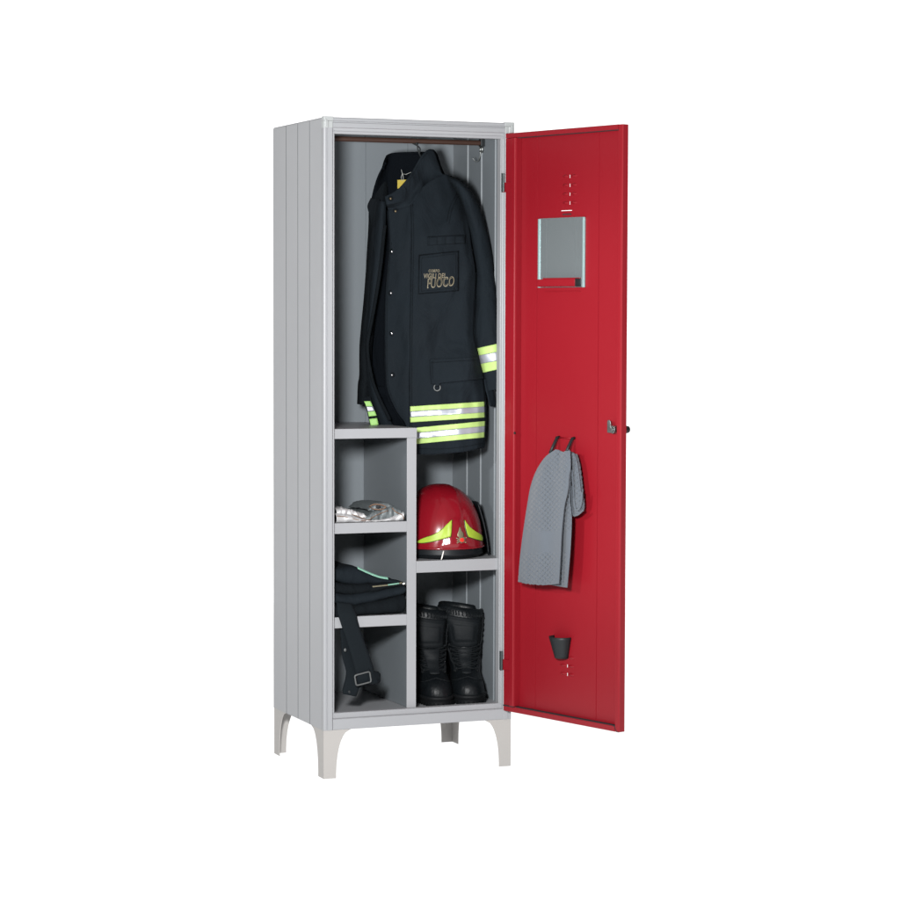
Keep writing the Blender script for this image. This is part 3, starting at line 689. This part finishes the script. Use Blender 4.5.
# hanger
rod_c = Vector((JP.x+.004, RY, RZ))
HG_ = empty('coat_hanger', (JP.x, RY, 1.64), 'dark wire coat hanger hooked over the brown rod inside the jacket', 'coat hanger')
hk = []
for a in range(-70, 201, 15):
    hk.append(rod_c + JA*(cos(R_(a))*.0098) + Vector((0, 0, sin(R_(a))*.0098+.0006)))
hk = hk[::-1]
foot_ = J(419.8, 157, -.004)
path = [rod_c-JA*.0125+Vector((0, 0, -.012))]
shank = spline([hk[-1], hk[-1]+Vector((-.002, 0, -.012)), J(421.5, 158, 0), J(421, 172, 0), J(420, 186, 0)], 24)
tip = J(417.2, 143.6, .012)
b = MB(); b.tube(spline([J(417.4, 143.8, .014), J(417.6, 148, .012), J(419.0, 153, .008), J(420.8, 158, .002), J(420.6, 172, 0), J(420, 186, 0)], 30), .0021, 8)
b.ball(J(417.4, 143.6, .014), .0034, 6)
b.tube([rod_c + JA*(cos(R_(a))*.0092)+Vector((0, 0, sin(R_(a))*.0092)) for a in range(-60, 196, 15)], .0020, 8)
b.tube(spline([rod_c-JA*.0092+Vector((0, 0, -.002)), J(419.5, 147.5, .004), J(419.6, 153, .006)], 10), .0020, 8)
b.build('hook', M['darkmetal'], HG_, smooth=True)
b = MB(); b.tube(spline([J(386, 205, -.03), J(402, 192, -.01), J(420, 186, 0), J(436, 188, -.01), J(452, 198, -.03)], 30), .006, 8); b.build('shoulder_bar', M['darkmetal'], HG_, smooth=True)

# ================================================================== HELMET
zS = .5865
HC = Vector((.4075, .167, zS)); HYAW = R_(-4)
HM = empty('firefighter_helmet', HC, 'glossy red firefighter helmet with lime reflectors on the right-hand shelf', 'helmet')
def hl(x, y, z): return HC + Vector((x*cos(HYAW)-y*sin(HYAW), x*sin(HYAW)+y*cos(HYAW), z))
HA, HB, HZ0, HH = .1180, .136, .030, .172
def shell(th, t, off=0):
    "th: 0 = front; t: 0 rim .. 1 crown"
    k = (1-t**2.18)**(1/2.25) if t < 1 else 0
    k *= 1+.018*smooth(.16, .0, t)                         # flared rim
    sx, sy = sin(th), -cos(th)
    e = 1/((abs(sx)**2.2+abs(sy)**2.2)**(1/2.2))
    x, y = sx*e*HA*k, sy*e*HB*k
    z = HZ0+HH*t - .012*smooth(.35, 0, t)*max(0, -sy*-1)*0
    # raised crest from the brow over the crown
    wd = lerp(.017, .026, smooth(.05, .75, t))
    front = 1 if sy < 0 else .8
    ridge = smooth(wd+.008, wd-.004, abs(x))*(.0045 if sy < 0 else .0030)*(1-.65*t)
    nrm = Vector((x/HA**2, y/HB**2, max(.05, (z-HZ0))/HH**2*1.2)).normalized()
    # plate on the brow
    brow = .0035*smooth(.052, .036, abs(x)+.55*max(0, t-.02)*.12)*smooth(.52, .42, t)*smooth(0, .04, t)*(1 if sy < 0 else 0)
    p = Vector((x, y, z))+nrm*(ridge*smooth(0, .06, t)+brow+off)
    return hl(*p)
NT, NR = 120, 48
rows = [[shell(2*pi*i/NT, 1-(1-j/NR)**1.7 if j < NR else 1) for i in range(NT)] for j in range(NR+1)]
b = MB(); b.grid(rows, True)
sh = b.build('shell', M['helmet'], HM, smooth=True)
b = MB(); rim = [shell(2*pi*i/NT, 0, .0008) for i in range(NT)]; b.tube(rim, .0028, 8, True); b.build('rim', M['helmet'], HM, smooth=True)
bm = bmesh.new(); bm.from_mesh(sh.data); BV = BVHTree.FromBMesh(bm); bm.free()
def onshell(x, y, off):
    d = ray(x, y).normalized(); hit, n, i, dist = BV.ray_cast(CAM, d)
    if hit is None: return meet(x, y, HC, DN)
    if n.dot(d) > 0: n = -n
    return hit+n*off
# rubber skirt, visor edge, neck guard
rows = []
for z, k in ((.0345, .955), (.022, .972), (.008, .968), (.002, .95), (.0012, .88)):
    rows.append([hl(sin(a)*HA*k, -cos(a)*HB*k, z) for a in [2*pi*i/80 for i in range(80)]])
b = MB(); b.grid(rows, True); b.cap(4*80, 80); b.build('rubber_skirt', M['helmetblack'], HM, smooth=True)
rows = []
for j in range(14):
    t = j/13; z = lerp(.002, .150, t); k = lerp(1.16, .90, t**1.6)
    rows.append([Vector((max(.2835, q.x), q.y, q.z)) for q in [hl(sin(a)*HA*k*(1.0+.02*sin(5*a)), -cos(a)*HB*k, z) for a in [lerp(R_(68), R_(292), i/50) for i in range(51)]]])
b = MB(); b.grid(rows); b.build('neck_guard', M['helmetblack'], HM, smooth=True, solid=.004)
rows = [[hl(sin(a)*(HA*.985+.004*j/4), -cos(a)*(HB*.985+.006*j/4), .0335-.024*j/4) for a in [lerp(R_(-75), R_(75), i/40) for i in range(41)]] for j in range(5)]
b = MB(); b.grid(rows); b.build('visor_edge', M['helmetblack'], HM, smooth=True, solid=.0025)
a0 = meet(443.6, 551, hl(0, -HB*1.03, 0), Vector((0, 1, 0))); a1 = meet(441.3, 559.6, hl(0, -HB*1.03, 0), Vector((0, 1, 0)))
b = MB(); b.tube([a0, a0.lerp(a1, .5)+Vector((0, -.001, 0)), a1], .0017, 8); b.build('chin_strap_tab', M['white'], HM, smooth=True)
def decal(top, bot, left, right, nu, nv, off, name, mat, parent):
    b = MB(); b.grid([[onshell(x, y, off) for x, y, u, v in r] for r in coons(top, bot, left, right, nu, nv)]); return b.build(name, M[mat], parent, smooth=True, solid=.0010, off=1)
# lime reflectors, left and right of the badge
for grow, mt, nm, off in ((.55, 'stickerrim', 'reflector_edge', .0004), (0, 'sticker', 'reflector', .0030)):
    g_ = grow
    decal([(417.6-g_, 541.6), (424, 538.2-g_), (434, 534.6-g_), (443, 528.6-g_), (451.6+g_, 520.2-g_)], [(417.8-g_, 542.8+g_), (424, 542.9+g_), (432, 541.6+g_), (441, 539.4+g_), (450.6+g_, 536.6+g_)], [(417.6-g_, 541.6), (417.8-g_, 542.8+g_)], [(451.6+g_, 520.2-g_), (451.3+g_, 529), (450.6+g_, 536.6+g_)], 30, 12, off, nm, mt, sh)
    decal([(464.0-g_, 520.2-g_), (469, 527-g_), (475, 531.8-g_), (480.6+g_, 535.2)], [(467.6-g_, 536.6+g_), (472, 538.2+g_), (477, 539.8+g_), (481.6, 540.8+g_)], [(464.0-g_, 520.2-g_), (465.4-g_, 529), (467.6-g_, 536.6+g_)], [(480.8+g_, 535.2), (481.8, 538), (481.6, 540.8+g_)], 18, 12, off, nm, mt, sh)
# badge: flame above a round shield with crossed arms
def disc(cx, cy, rx, ry, off, name, mat, n=20, star=0, parent=sh):
    c = onshell(cx, cy, off+.0008); ring = []
    for i in range(n):
        a = 2*pi*i/n; k = 1+star*(1 if i % 4 < 2 else -1)
        ring.append(onshell(cx+rx*k*cos(a), cy+ry*k*sin(a), off))
    b = MB(); b.add([c]+ring, [(0, 1+i, 1+(i+1) % n) for i in range(n)]); return b.build(name, M[mat], parent, solid=.0012, off=1)
decal([(459.2, 527.4), (459.6, 527.2), (460, 527.4)], [(457.6, 536.8), (460.4, 537.4), (463.4, 536.4)], [(459.2, 527.4), (458.4, 531), (457.2, 534.4), (457.6, 536.8)], [(460, 527.4), (461.2, 531), (463.2, 533.6), (463.4, 536.4)], 8, 10, .0012, 'badge_flame', 'emblem', sh)
BD = disc(461.2, 539.6, 3.2, 3.4, .0010, 'badge', 'emblem', 32, .12)
b = MB()
for x0, y0, x1, y1 in ((456.4, 538.2, 465.6, 542.4), (465.4, 537.8, 457.2, 543.0), (456.6, 540.9, 465.6, 540.0)):
    b.tube([onshell(lerp(x0, x1, i/8), lerp(y0, y1, i/8), .0018) for i in range(9)], .0013, 6)
for x, y in ((456.5, 538.3), (465.5, 537.9), (457.2, 542.8), (465.4, 542.4)): b.ball(onshell(x, y, .0018), .0022, 5)
b.build('badge_arms', M['emblem'], sh, smooth=True)
disc(461.2, 540.0, 1.75, 2.0, .0032, 'badge_centre', 'emblemred', 20)

# ================================================================== BOOTS
def superring(cx, hw, yf, yb, z, n=44, e=2.3, narrow=.0):
    "outline in the boot's own axes: x across, y forward"
    c, hl_ = (yf+yb)/2, (yf-yb)/2; out = []
    for i in range(n):
        a = 2*pi*i/n; s_, c_ = sin(a), cos(a)
        x = hw*math.copysign(abs(s_)**(2/e), s_); y = hl_*math.copysign(abs(c_)**(2/e), c_)
        waist = 1-narrow*math.exp(-((y+.012)/.045)**2)
        out.append(Vector((cx+x*waist, c+y, z)))
    return out
def boot(loc, yaw, lean, label, seed, top_px):
    BT = empty('boot', loc, label, 'boot', 'pair of black leather boots in the bottom right compartment')
    def B(v):
        x, y, z = v
        z -= .16*x*smooth(.16, .25, z); x = x*(1+.08*smooth(.19, .26, z))+lean*z; x, y = x*cos(yaw)-(-y)*sin(yaw), x*sin(yaw)+(-y)*cos(yaw)
        return Vector(loc)+Vector((x, y, z))
    # (z, half width, front, back, exponent, waist)
    P = [(.024, .0485, .162, -.118, 2.5, .10), (.034, .0490, .164, -.118, 2.5, .10), (.050, .0478, .160, -.116, 2.45, .10), (.062, .0455, .150, -.114, 2.4, .08), (.072, .0430, .134, -.112, 2.35, .06), (.080, .0415, .112, -.111, 2.3, .04), (.090, .0410, .092, -.110, 2.3, .02),
         (.102, .0420, .074, -.109, 2.3, 0), (.118, .0440, .058, -.108, 2.3, 0), (.140, .0470, .046, -.107, 2.3, 0), (.165, .0500, .042, -.107, 2.35, 0), (.190, .0530, .042, -.108, 2.4, 0), (.215, .0555, .042, -.110, 2.4, 0), (.240, .0575, .040, -.112, 2.4, 0), (.258, .0585, .036, -.113, 2.4, 0), (.266, .0575, .030, -.112, 2.4, 0)]
    KS = (.972, 1.05, .88, .94, 1, 1)
    cols = [ucol([p[c]*KS[c] for p in P], 60) for c in range(6)]
    rows = []
    def ring(f_, grow=0):
        z, hw, yf, yb, e, nr = [c[f_] for c in cols]
        r = superring(0, hw+grow, yf+grow, yb-grow, z, 56, e, nr)
        out = []
        for q in r:
            w_ = .0035*nz(q.x*22+seed, q.y*20, z*26)*smooth(.07, .12, z)+.0022*sin(z*190+q.x*30+seed)*smooth(.07, .10, z)*smooth(.17, .12, z)*smooth(-.02, .04, q.y)
            d_ = Vector((q.x, q.y-(yf+yb)/2, 0)).normalized()
            out.append(q+d_*w_)
        return out
    for f_ in range(60): rows.append([B(q) for q in ring(f_)])
    # the top rolls inwards
    zt = cols[0][59]
    for k, dz in ((.94, .004), (.86, .003), (.80, -.006), (.78, -.03)):
        rows.append([B(Vector((q.x*k, (q.y+.04)*k-.04, zt+dz))) for q in ring(59)])
    b = MB(); b.grid(rows, True); b.cap(0, 56); b.cap((len(rows)-1)*56, 56)
    U = b.build('upper', M['leather'], BT, smooth=True)
    # sole with a welt and lugs
    b = MB(); so_ = []
    for z, g in ((.0002, -.004), (.003, 0), (.012, .0015), (.018, .0015), (.0195, .0035), (.026, .0035), (.0275, .0005)):
        so_.append([B(q) for q in superring(0, .0515+g, .146+g, -.112-g, z, 72, 2.5, .10)])
    b.grid(so_, True); b.cap(0, 72); b.cap(6*72, 72)
    S = b.build('sole', M['rubber'], BT, smooth=True)
    b = MB()
    lug = superring(0, .0530, .1475, -.1135, 0, 72, 2.5, .10)
    for i in range(0, 72, 2):
        a, c = lug[i], lug[(i+1) % 72]; n_ = Vector((a.x, a.y-.02, 0)).normalized()*.0022
        vs = [a, c, c+n_, a+n_]; b.add([B(Vector((v.x, v.y, .0015))) for v in vs]+[B(Vector((v.x, v.y, .012))) for v in vs], [(0, 1, 2, 3), (4, 5, 6, 7), (0, 1, 5, 4), (1, 2, 6, 5), (2, 3, 7, 6), (3, 0, 4, 7)])
    b.build('sole_lug', M['rubber'], S)
    def surf(ang, z, off):
        "point of the upper at an angle from straight ahead, at height z"
        f_ = min(range(60), key=lambda k: abs(cols[0][k]-z))
        i = int(round(ang/(2*pi)*56)) % 56; r = ring(f_)
        a = ang/(2*pi)*56; i0 = int(math.floor(a)) ; t = a-i0
        q = r[i0 % 56].lerp(r[(i0+1) % 56], t); c = (cols[2][f_]+cols[3][f_])/2
        d_ = Vector((q.x, q.y-c, 0)).normalized()
        return B(Vector((q.x, q.y, z))+d_*off)
    # padded shin piece with a stitched rectangle
    rows = []
    for j in range(24):
        v = j/23; rows.append([])
        for i in range(24):
            u = i/23; m = smooth(0, .22, min(u, 1-u, v, 1-v))
            frame = .0022*math.exp(-((max(abs(u-.5)/.30, abs(v-.52)/.30)-1)/.14)**2)
            rows[-1].append(surf(lerp(-.86, .86, u)*(1-.12*(v-.5)), lerp(.236, .150, v), .0005+.0075*m-frame*1.6))
    b = MB(); b.grid(rows); b.build('shin_pad', M['padded'], U, smooth=True, solid=.003, off=-1)
    # tongue
    rows = [[surf(lerp(-.42, .42, i/9)*(1-.35*j/13), lerp(.150, .084, j/13), .0035+.002*sin(pi*i/9)) for i in range(10)] for j in range(14)]
    b = MB(); b.grid(rows); b.build('tongue', M['padded'], U, smooth=True, solid=.003, off=-1)
    # ribbed roll at the top
    b = MB()
    for i in range(56):
        a = 2*pi*i/56
        b.tube([surf(a, .240, .0002), surf(a, .246, .0012), surf(a, .252, .0004)], .0021, 6)
    b.build('ribbed_top', M['padded'], U, smooth=True)
    # lace rows with eyelets either side, crossing laces, cords up the sides
    for sg in (-1, 1):
        for k in range(6):
            z = .092+k*.0125; b = MB(); c = surf(sg*(.62+.05*k), z, .0025); b.ball(c, .0048, 7); b.build('eyelet', M['lace'], U, smooth=True)
        for k in range(5):
            z = .165+k*.018; b = MB(); c = surf(sg*(1.22), z, .002); b.ball(c, .0044, 7); b.build('eyelet', M['lace'], U, smooth=True)
    b = MB()
    for k in range(5):
        z = .092+k*.0125
        for sg in (-1, 1):
            b.tube([surf(lerp(sg*(.62+.05*k), -sg*(.67+.05*k), i/8), z+.0125*i/8, .0055) for i in range(9)], .0019, 6)
    for sg in (-1, 1):
        for da in (0, .09):
            b.tube([surf(sg*(lerp(.72, 1.12, smooth(.09, .17, z_))+da), z_, .0028) for z_ in [lerp(.085, .245, i/30) for i in range(31)]], .0017, 6)
    b.build('lace', M['lace'], U, smooth=True)
    # toe cap seam and heel counter
    b = MB(); b.tube([surf(a, .060+.018*cos(a*1.05)*0+.016*(1-abs(a)/1.2), .0006) for a in [lerp(-1.2, 1.2, i/30) for i in range(31)]], .0013, 6)
    b.build('toe_seam', M['lace'], U, smooth=True)
zF = .1702
boot((.402, .196, zF), R_(-15), -.09, 'black leather boot beside the grey divider, left of the pair', 1.0, None)
boot((.5015, .190, zF), R_(-19), -.06, 'black leather boot next to the right-hand wall, right of the pair', 6.0, None)

# ================================================================== TOWEL
def T(x, y, w_): return meet(x, y, HP0+DN*(PW+w_), DN)
TW = empty('towel', tuple(T(560, 586, .03)), 'blue-grey waffle towel draped over the hook rail on the red door', 'towel')
def waffle(px, py, v, u=.5):
    flat = smooth(530, 532, py)*smooth(553.5, 551.5, py)
    a = px*2*pi/5.0; c = (py+.12*px)*2*pi/5.2
    k = sin(a)*sin(c)
    return .0019*smooth(0, .16, min(u, 1-u))*math.copysign(abs(k)**.7, k)*(1-flat)*smooth(585, 583, py)
front = coons([(556.2, 449.4), (559.6, 450.8), (563.6, 451.6), (567.4, 451.2), (569.4, 449.4)], [(518.8, 582), (530, 584), (545, 585), (559.4, 583.8)],
              [(556.2, 449.4), (546.5, 456.5), (538, 469), (531.5, 486), (527.4, 508), (523.6, 533), (520.4, 560), (518.8, 582)], [(569.4, 449.4), (570, 466), (568.4, 490), (565, 506), (562.4, 530), (561.0, 556), (559.4, 583.8)], 110, 240)
def dtf(x, y, u, v):
    d = .043+.012*smooth(450, 500, y)+.006*v
    d += .007*math.exp(-((x-lerp(560.5, 556, v))/3.0)**2)*-1*smooth(480, 452, y)
    d += .0035*sin(x*.28+1.3*v)*smooth(.02, .2, v)*(1-.3*v)
    d -= .014*smooth(.22, 0, u)*smooth(.02, .3, v)-.002
    return d
b = MB(); b.grid([[T(x, y, dtf(x, y, u, v)+waffle(x, y, v, u)) for x, y, u, v in r] for r in front])
b.build('front_fold', M['towel'], TW, smooth=True, solid=.003, off=-1)
mid = coons([(567.4, 452), (571, 450.8)], [(546, 584), (567.6, 587.6)], [(567.4, 452), (564, 490), (556, 530), (546, 584)], [(571, 450.8), (571.4, 480), (570.6, 500), (572.0, 520), (570.4, 555), (567.6, 587.6)], 60, 200)
b = MB(); b.grid([[T(x, y, .036+.008*smooth(450, 520, y)+.003*sin(x*.5)+waffle(x+2, y, v, u)) for x, y, u, v in r] for r in mid])
b.build('middle_fold', M['towel'], TW, smooth=True, solid=.003, off=-1)
bk = coons([(570.6, 451.4), (573, 452.2), (576.2, 454.6)], [(572.6, 516.4), (578, 515), (583.6, 510.2)], [(570.6, 451.4), (572.2, 475), (573.2, 500), (572.6, 516.4)], [(576.2, 454.6), (579.4, 466), (582, 485), (584.2, 503), (583.6, 510.2)], 40, 110)
b = MB(); b.grid([[T(x, y, .026-.006*u+.006*sin(u*pi)+waffle(x+1, y, v, u)) for x, y, u, v in r] for r in bk])
b.build('side_loop', M['towel'], TW, smooth=True, solid=.004, off=-1)
b = MB()
for pts, d_, r_ in (([(572.0, 470), (573.4, 488), (574.4, 504), (577, 510.5), (581, 505), (582.2, 492)], .036, .0028), ([(571.8, 486), (571.6, 500), (573, 514), (577.5, 514.8), (583.4, 510)], .034, .0026), ([(574.6, 455), (577.4, 466), (580, 486), (581.6, 500)], .033, .0018)):
    P = spline([(x, y, 0) for x, y in pts], 30); b.tube([T(p.x, p.y, d_) for p in P], r_, 8)
b.build('hem', M['towel'], TW, smooth=True)
b = MB()
for pts, d_ in (([(x, y) for x, y in ((569.6, 450.5), (570.2, 466), (568.6, 490), (565.2, 506), (562.6, 530), (561.2, 556), (559.6, 583.6))], .055), ([(518.8, 581), (530, 583.2), (545, 584.2), (559.4, 583)], .063)):
    P = spline([(x, y, 0) for x, y in pts], 60); b.tube([T(p.x, p.y, d_-.004*(p.y < 480)) for p in P], .0020, 8)
b.build('hem', M['towel'], TW, smooth=True)

# ================================================================== FOLDED TROUSERS on the third shelf
def shelf_px(x, y, Y=.045): return on_y(x, y, Y)
TR = empty('folded_trousers', (.13, .18, .4402), 'stack of folded black work trousers on the lower left shelf, one strap hanging down', 'trousers')
def layer(top, bot, depth, name, mat, seed, y0=.040, bulge=.014):
    "one folded layer: its front fold rounded, running back into the shelf"
    n, m = 60, 26
    T_, B_ = spline([(x, y, 0) for x, y in top], n), spline([(x, y, 0) for x, y in bot], n)
    rows = []
    for i in range(n):
        a, c = on_y(T_[i].x, T_[i].y, y0), on_y(B_[i].x, B_[i].y, y0)
        hz = (a.z-c.z)/2; zc = (a.z+c.z)/2; row = []
        y_in = y0+.003*nz(i*.12, seed)
        endk = min(1, .35+.65*math.sqrt(max(0, sin(pi*min(1, max(0, i/(n-1)))) ))*1.2)
        for j in range(m):
            ph = pi*j/(m-1)                      # over the front fold from back-top to back-bottom
            if j < 8: y = lerp(y0+depth, y0+bulge, j/8); s_ = 1
            elif j > m-9: y = lerp(y0+bulge, y0+depth, (j-(m-9))/8); s_ = -1
            else:
                q = (j-8)/(m-17)*pi; y = y0+bulge-(bulge+.004)*sin(q); s_ = cos(q)
            z = zc+s_*hz*(1-.25*(1-endk)) + .0025*nz(i*.10+seed, y*14, seed)+.0014*sin(i*.5+seed*2)*nz(i*.06, seed*3)
            row.append(Vector((a.x, y+.004*nz(i*.09, seed+5), z)))
        rows.append(row)
    b = MB(); b.grid(rows); k = len(b.v)
    b.f.append(tuple(range(m))); b.f.append(tuple((n-1)*m+q for q in range(m)))
    return b.build(name, M[mat], TR, smooth=True)
layer([(336.2, 604.5), (350, 606), (372, 602), (392, 598), (405.4, 593)], [(336.2, 620), (346, 619), (358, 616.4), (380, 615), (404.6, 613.4)], .32, 'folded_layer', 'cloth_edge', 1, .030)
layer([(336.2, 593), (350, 594.5), (372, 592), (392, 588), (405.2, 584.5)], [(336.2, 605.2), (350, 607), (372, 603), (405.2, 594.5)], .33, 'folded_layer', 'cloth', 2, .036)
layer([(336.2, 581.5), (350, 584), (372, 583.5), (392, 582.5), (404.6, 582.5)], [(336.2, 594), (350, 595.6), (372, 593), (404.6, 586.5)], .32, 'folded_layer', 'cloth_edge', 3, .040)
layer([(336.2, 568.5), (345, 567.4), (356.5, 567), (368, 572), (384, 577.8), (398, 580.2), (404.5, 582.4)], [(336.2, 582.5), (350, 585.5), (372, 585), (392, 584), (404.5, 584.4)], .30, 'folded_layer', 'cloth', 4, .052)
# piped edges: mint green on top, tan between
def ribbon(pts, Y, width, name, mat, parent, thick=.0012):
    P = [on_y(x, y, Y_) for (x, y), Y_ in zip(pts, Y)]; P = spline(P, 40); b = MB()
    b.grid([[p+Vector((0, -.0002*k, 0))+Vector((0, 0, width*(k-.5)))+Vector((0, .004*(k-.5), 0)) for k in (0, .5, 1)] for p in P])
    return b.build(name, M[mat], parent, smooth=True, solid=thick)
ribbon([(357.5, 567.6), (366, 571.6), (378, 576.4), (388, 578.4)], [.046, .046, .046, .046], .006, 'mint_piping', 'mint', TR)
ribbon([(372.5, 586.6), (382, 585.6), (394, 584.2), (402, 582.6)], [.034, .034, .034, .035], .0028, 'tan_piping', 'tan', TR)
ribbon([(388, 584.8), (394, 584.0), (399, 583.2)], [.0325, .0325, .0325], .0030, 'mint_piping', 'mint', TR)
b = MB(); b.ball(on_y(403.8, 583.6, .034), .0035, 7, (1.2, .8, .8)); b.build('toggle', M['white'], TR, smooth=True)
# hanging straps
def strap(rows, name, mat, parent, thick=.0028, n=50):
    "rows: (left x, left y, right x, right y, depth at left, depth at right)"
    A = spline([on_y(r[0], r[1], r[4]) for r in rows], n); B = spline([on_y(r[2], r[3], r[5]) for r in rows], n)
    b = MB(); b.grid([[a.lerp(c, k/6)+Vector((0, -.0012*sin(pi*k/6), 0)) for k in range(7)] for a, c in zip(A, B)])
    return b.build(name, M[mat], parent, smooth=True, solid=thick)
strap([(336.5, 602, 352, 604, .030, .030), (337.5, 612, 356, 613, .016, .016), (341, 624, 358, 622, .014, .014), (346.5, 640, 362.6, 637, .014, .015), (351, 655, 367.8, 651, .015, .016), (355, 670, 372.4, 664, .017, .018), (357.6, 682, 375.4, 676, .018, .020), (360.6, 686, 378.6, 680, .022, .026)], 'hanging_strap', 'webbing', TR)
strap([(336.2, 610, 349, 612, .034, .034), (340, 630, 350, 630, .040, .040), (342, 655, 353, 650, .046, .046), (346, 672, 356, 668, .046, .044), (343.6, 685, 359, 684, .040, .036), (342.4, 690, 358.6, 690, .036, .034), (343, 694, 356, 696.5, .034, .036)], 'hanging_strap', 'webbing', TR)
strap([(368, 668, 369, 684, .016, .012), (373, 670.5, 373, 684, .022, .018), (377.5, 671.5, 377.5, 683.4, .030, .026), (380, 674, 380, 681, .038, .036), (377, 672, 377.6, 683, .048, .046), (366, 672, 366, 685, .048, .046), (354, 678, 354, 690, .046, .044)], 'hanging_strap', 'webbing', TR)
bk_ = [on_y(x, y, Y) for x, y, Y in ((354.6, 675.4, .012), (369.6, 671.4, .012), (371.2, 681.8, .013), (356.2, 685.6, .013))]
loop = []
for i in range(4):
    p, q, r = bk_[i-1], bk_[i], bk_[(i+1) % 4]
    for k in range(5):
        t = k/4; a = q.lerp(p, .16*(1-t)); c = q.lerp(r, .16*t); loop.append(a.lerp(c, t) if False else (q+(p-q)*.16*(1-t)**2+(r-q)*.16*t**2))
b = MB(); b.tube(loop, .0023, 8, True)
b.build('buckle', M['buckle'], TR, smooth=True)
for x, y, mt in ((345.2, 650, 'buckle'), (349.4, 692, 'darkmetal')):
    b = MB(); b.ball(on_y(x, y, .034), .0042, 7, (1, .5, 1.2)); b.build('strap_slider', M[mt], TR, smooth=True)

# ================================================================== SILVER GLOVES / FOIL CLOTH on the second shelf
FG = empty('silver_foil_gloves', (.13, .16, .6987), 'crumpled silver and grey heat-proof gloves lying on the upper left shelf', 'gloves')
def crumple(top, bot, depth, y0, name, mat, seed, amp=.004, n=90, m=44, droop=0):
    T_, B_ = spline([(x, y, 0) for x, y in top], n), spline([(x, y, 0) for x, y in bot], n); rows = []
    for i in range(n):
        a, c = on_y(T_[i].x, T_[i].y, y0), on_y(B_[i].x, B_[i].y, y0); hz = (a.z-c.z)/2; zc = (a.z+c.z)/2; row = []
        for j in range(m):
            q = j/(m-1); ang = lerp(-.15*pi, 1.0*pi, q)
            y = y0+depth*(.5-.5*cos(lerp(0, 1, q)*pi*.9+.05)) if q > .35 else y0+.006-.010*sin(q/.35*pi)
            s_ = 1 if q > .35 else -cos(q/.35*pi)
            f_ = abs(nz(i*.16+seed, y*26, seed))*1.0-.4+.6*abs(nz(i*.33+seed*2, y*50, 2))
            z = max(.6995, zc+hz*s_+amp*f_*(1 if q > .3 else .4)-.010*max(0, q-.5))
            row.append(Vector((a.x+amp*.8*nz(i*.2, y*20, seed+8), y+amp*1.2*nz(i*.13+seed, q*3, 3), z)))
        rows.append(row)
    b = MB(); b.grid(rows); return b.build(name, M[mat], FG, smooth=True, solid=.0016)
crumple([(336.2, 514), (346, 514.6), (356, 517), (366, 519.6), (376, 520), (388, 518), (398, 514), (403.6, 512)], [(336.2, 522.6), (352, 522.4), (374, 522), (403, 520.4)], .25, .040, 'glove_cuff', 'foil', 1.0, .0045)
crumple([(336.2, 509), (342, 508.6), (350, 509.6), (358, 512), (366, 515.4), (374, 519)], [(336.2, 515.5), (350, 517), (362, 519), (374, 521)], .22, .052, 'glove', 'foil', 4.0, .005)
crumple([(366, 517), (372, 513.4), (380, 510), (388, 507.6), (396, 508), (402, 511.4), (404.4, 516)], [(366, 521.4), (380, 520.8), (404.4, 519.4)], .22, .046, 'glove', 'foilgrey', 7.0, .006)
crumple([(368, 509.6), (373, 504.6), (380, 502.8), (388, 503.2), (394, 506), (398, 509.6)], [(369, 510.6), (380, 512.4), (390, 512), (398, 511.6)], .16, .062, 'glove_opening', 'foilgrey', 9.0, .003)
b = MB(); P = spline([on_y(x, y, Y) for x, y, Y in ((369, 506.6, .058), (374, 504.4, .05), (381, 504.8, .046), (386, 507, .046), (381, 509.4, .044), (374, 509.2, .046))], 30)
b.tube(P, .0017, 6, True); b.build('cuff_piping', M['brownedge'], FG, smooth=True)
b = MB(); b.ball(on_y(378.2, 506.6, .047), .006, 9, (1.3, .35, .75)); b.build('cuff_hole', M['slot'], FG, smooth=True)
b = MB(); b.tube(spline([on_y(x, y, .036) for x, y in ((352, 514.5), (360, 517), (368, 520), (372, 517.5), (380, 513.5), (388, 510.5))], 30), .0011, 6)
b.tube(spline([on_y(x, y, .036) for x, y in ((337, 516), (346, 517), (356, 519.6), (366, 521))], 30), .0012, 6)
b.tube(spline([on_y(x, y, .036) for x, y in ((392, 508), (396, 512), (402, 515), (404, 519))], 30), .0013, 6); b.build('cuff_piping', M['brownedge'], FG, smooth=True)
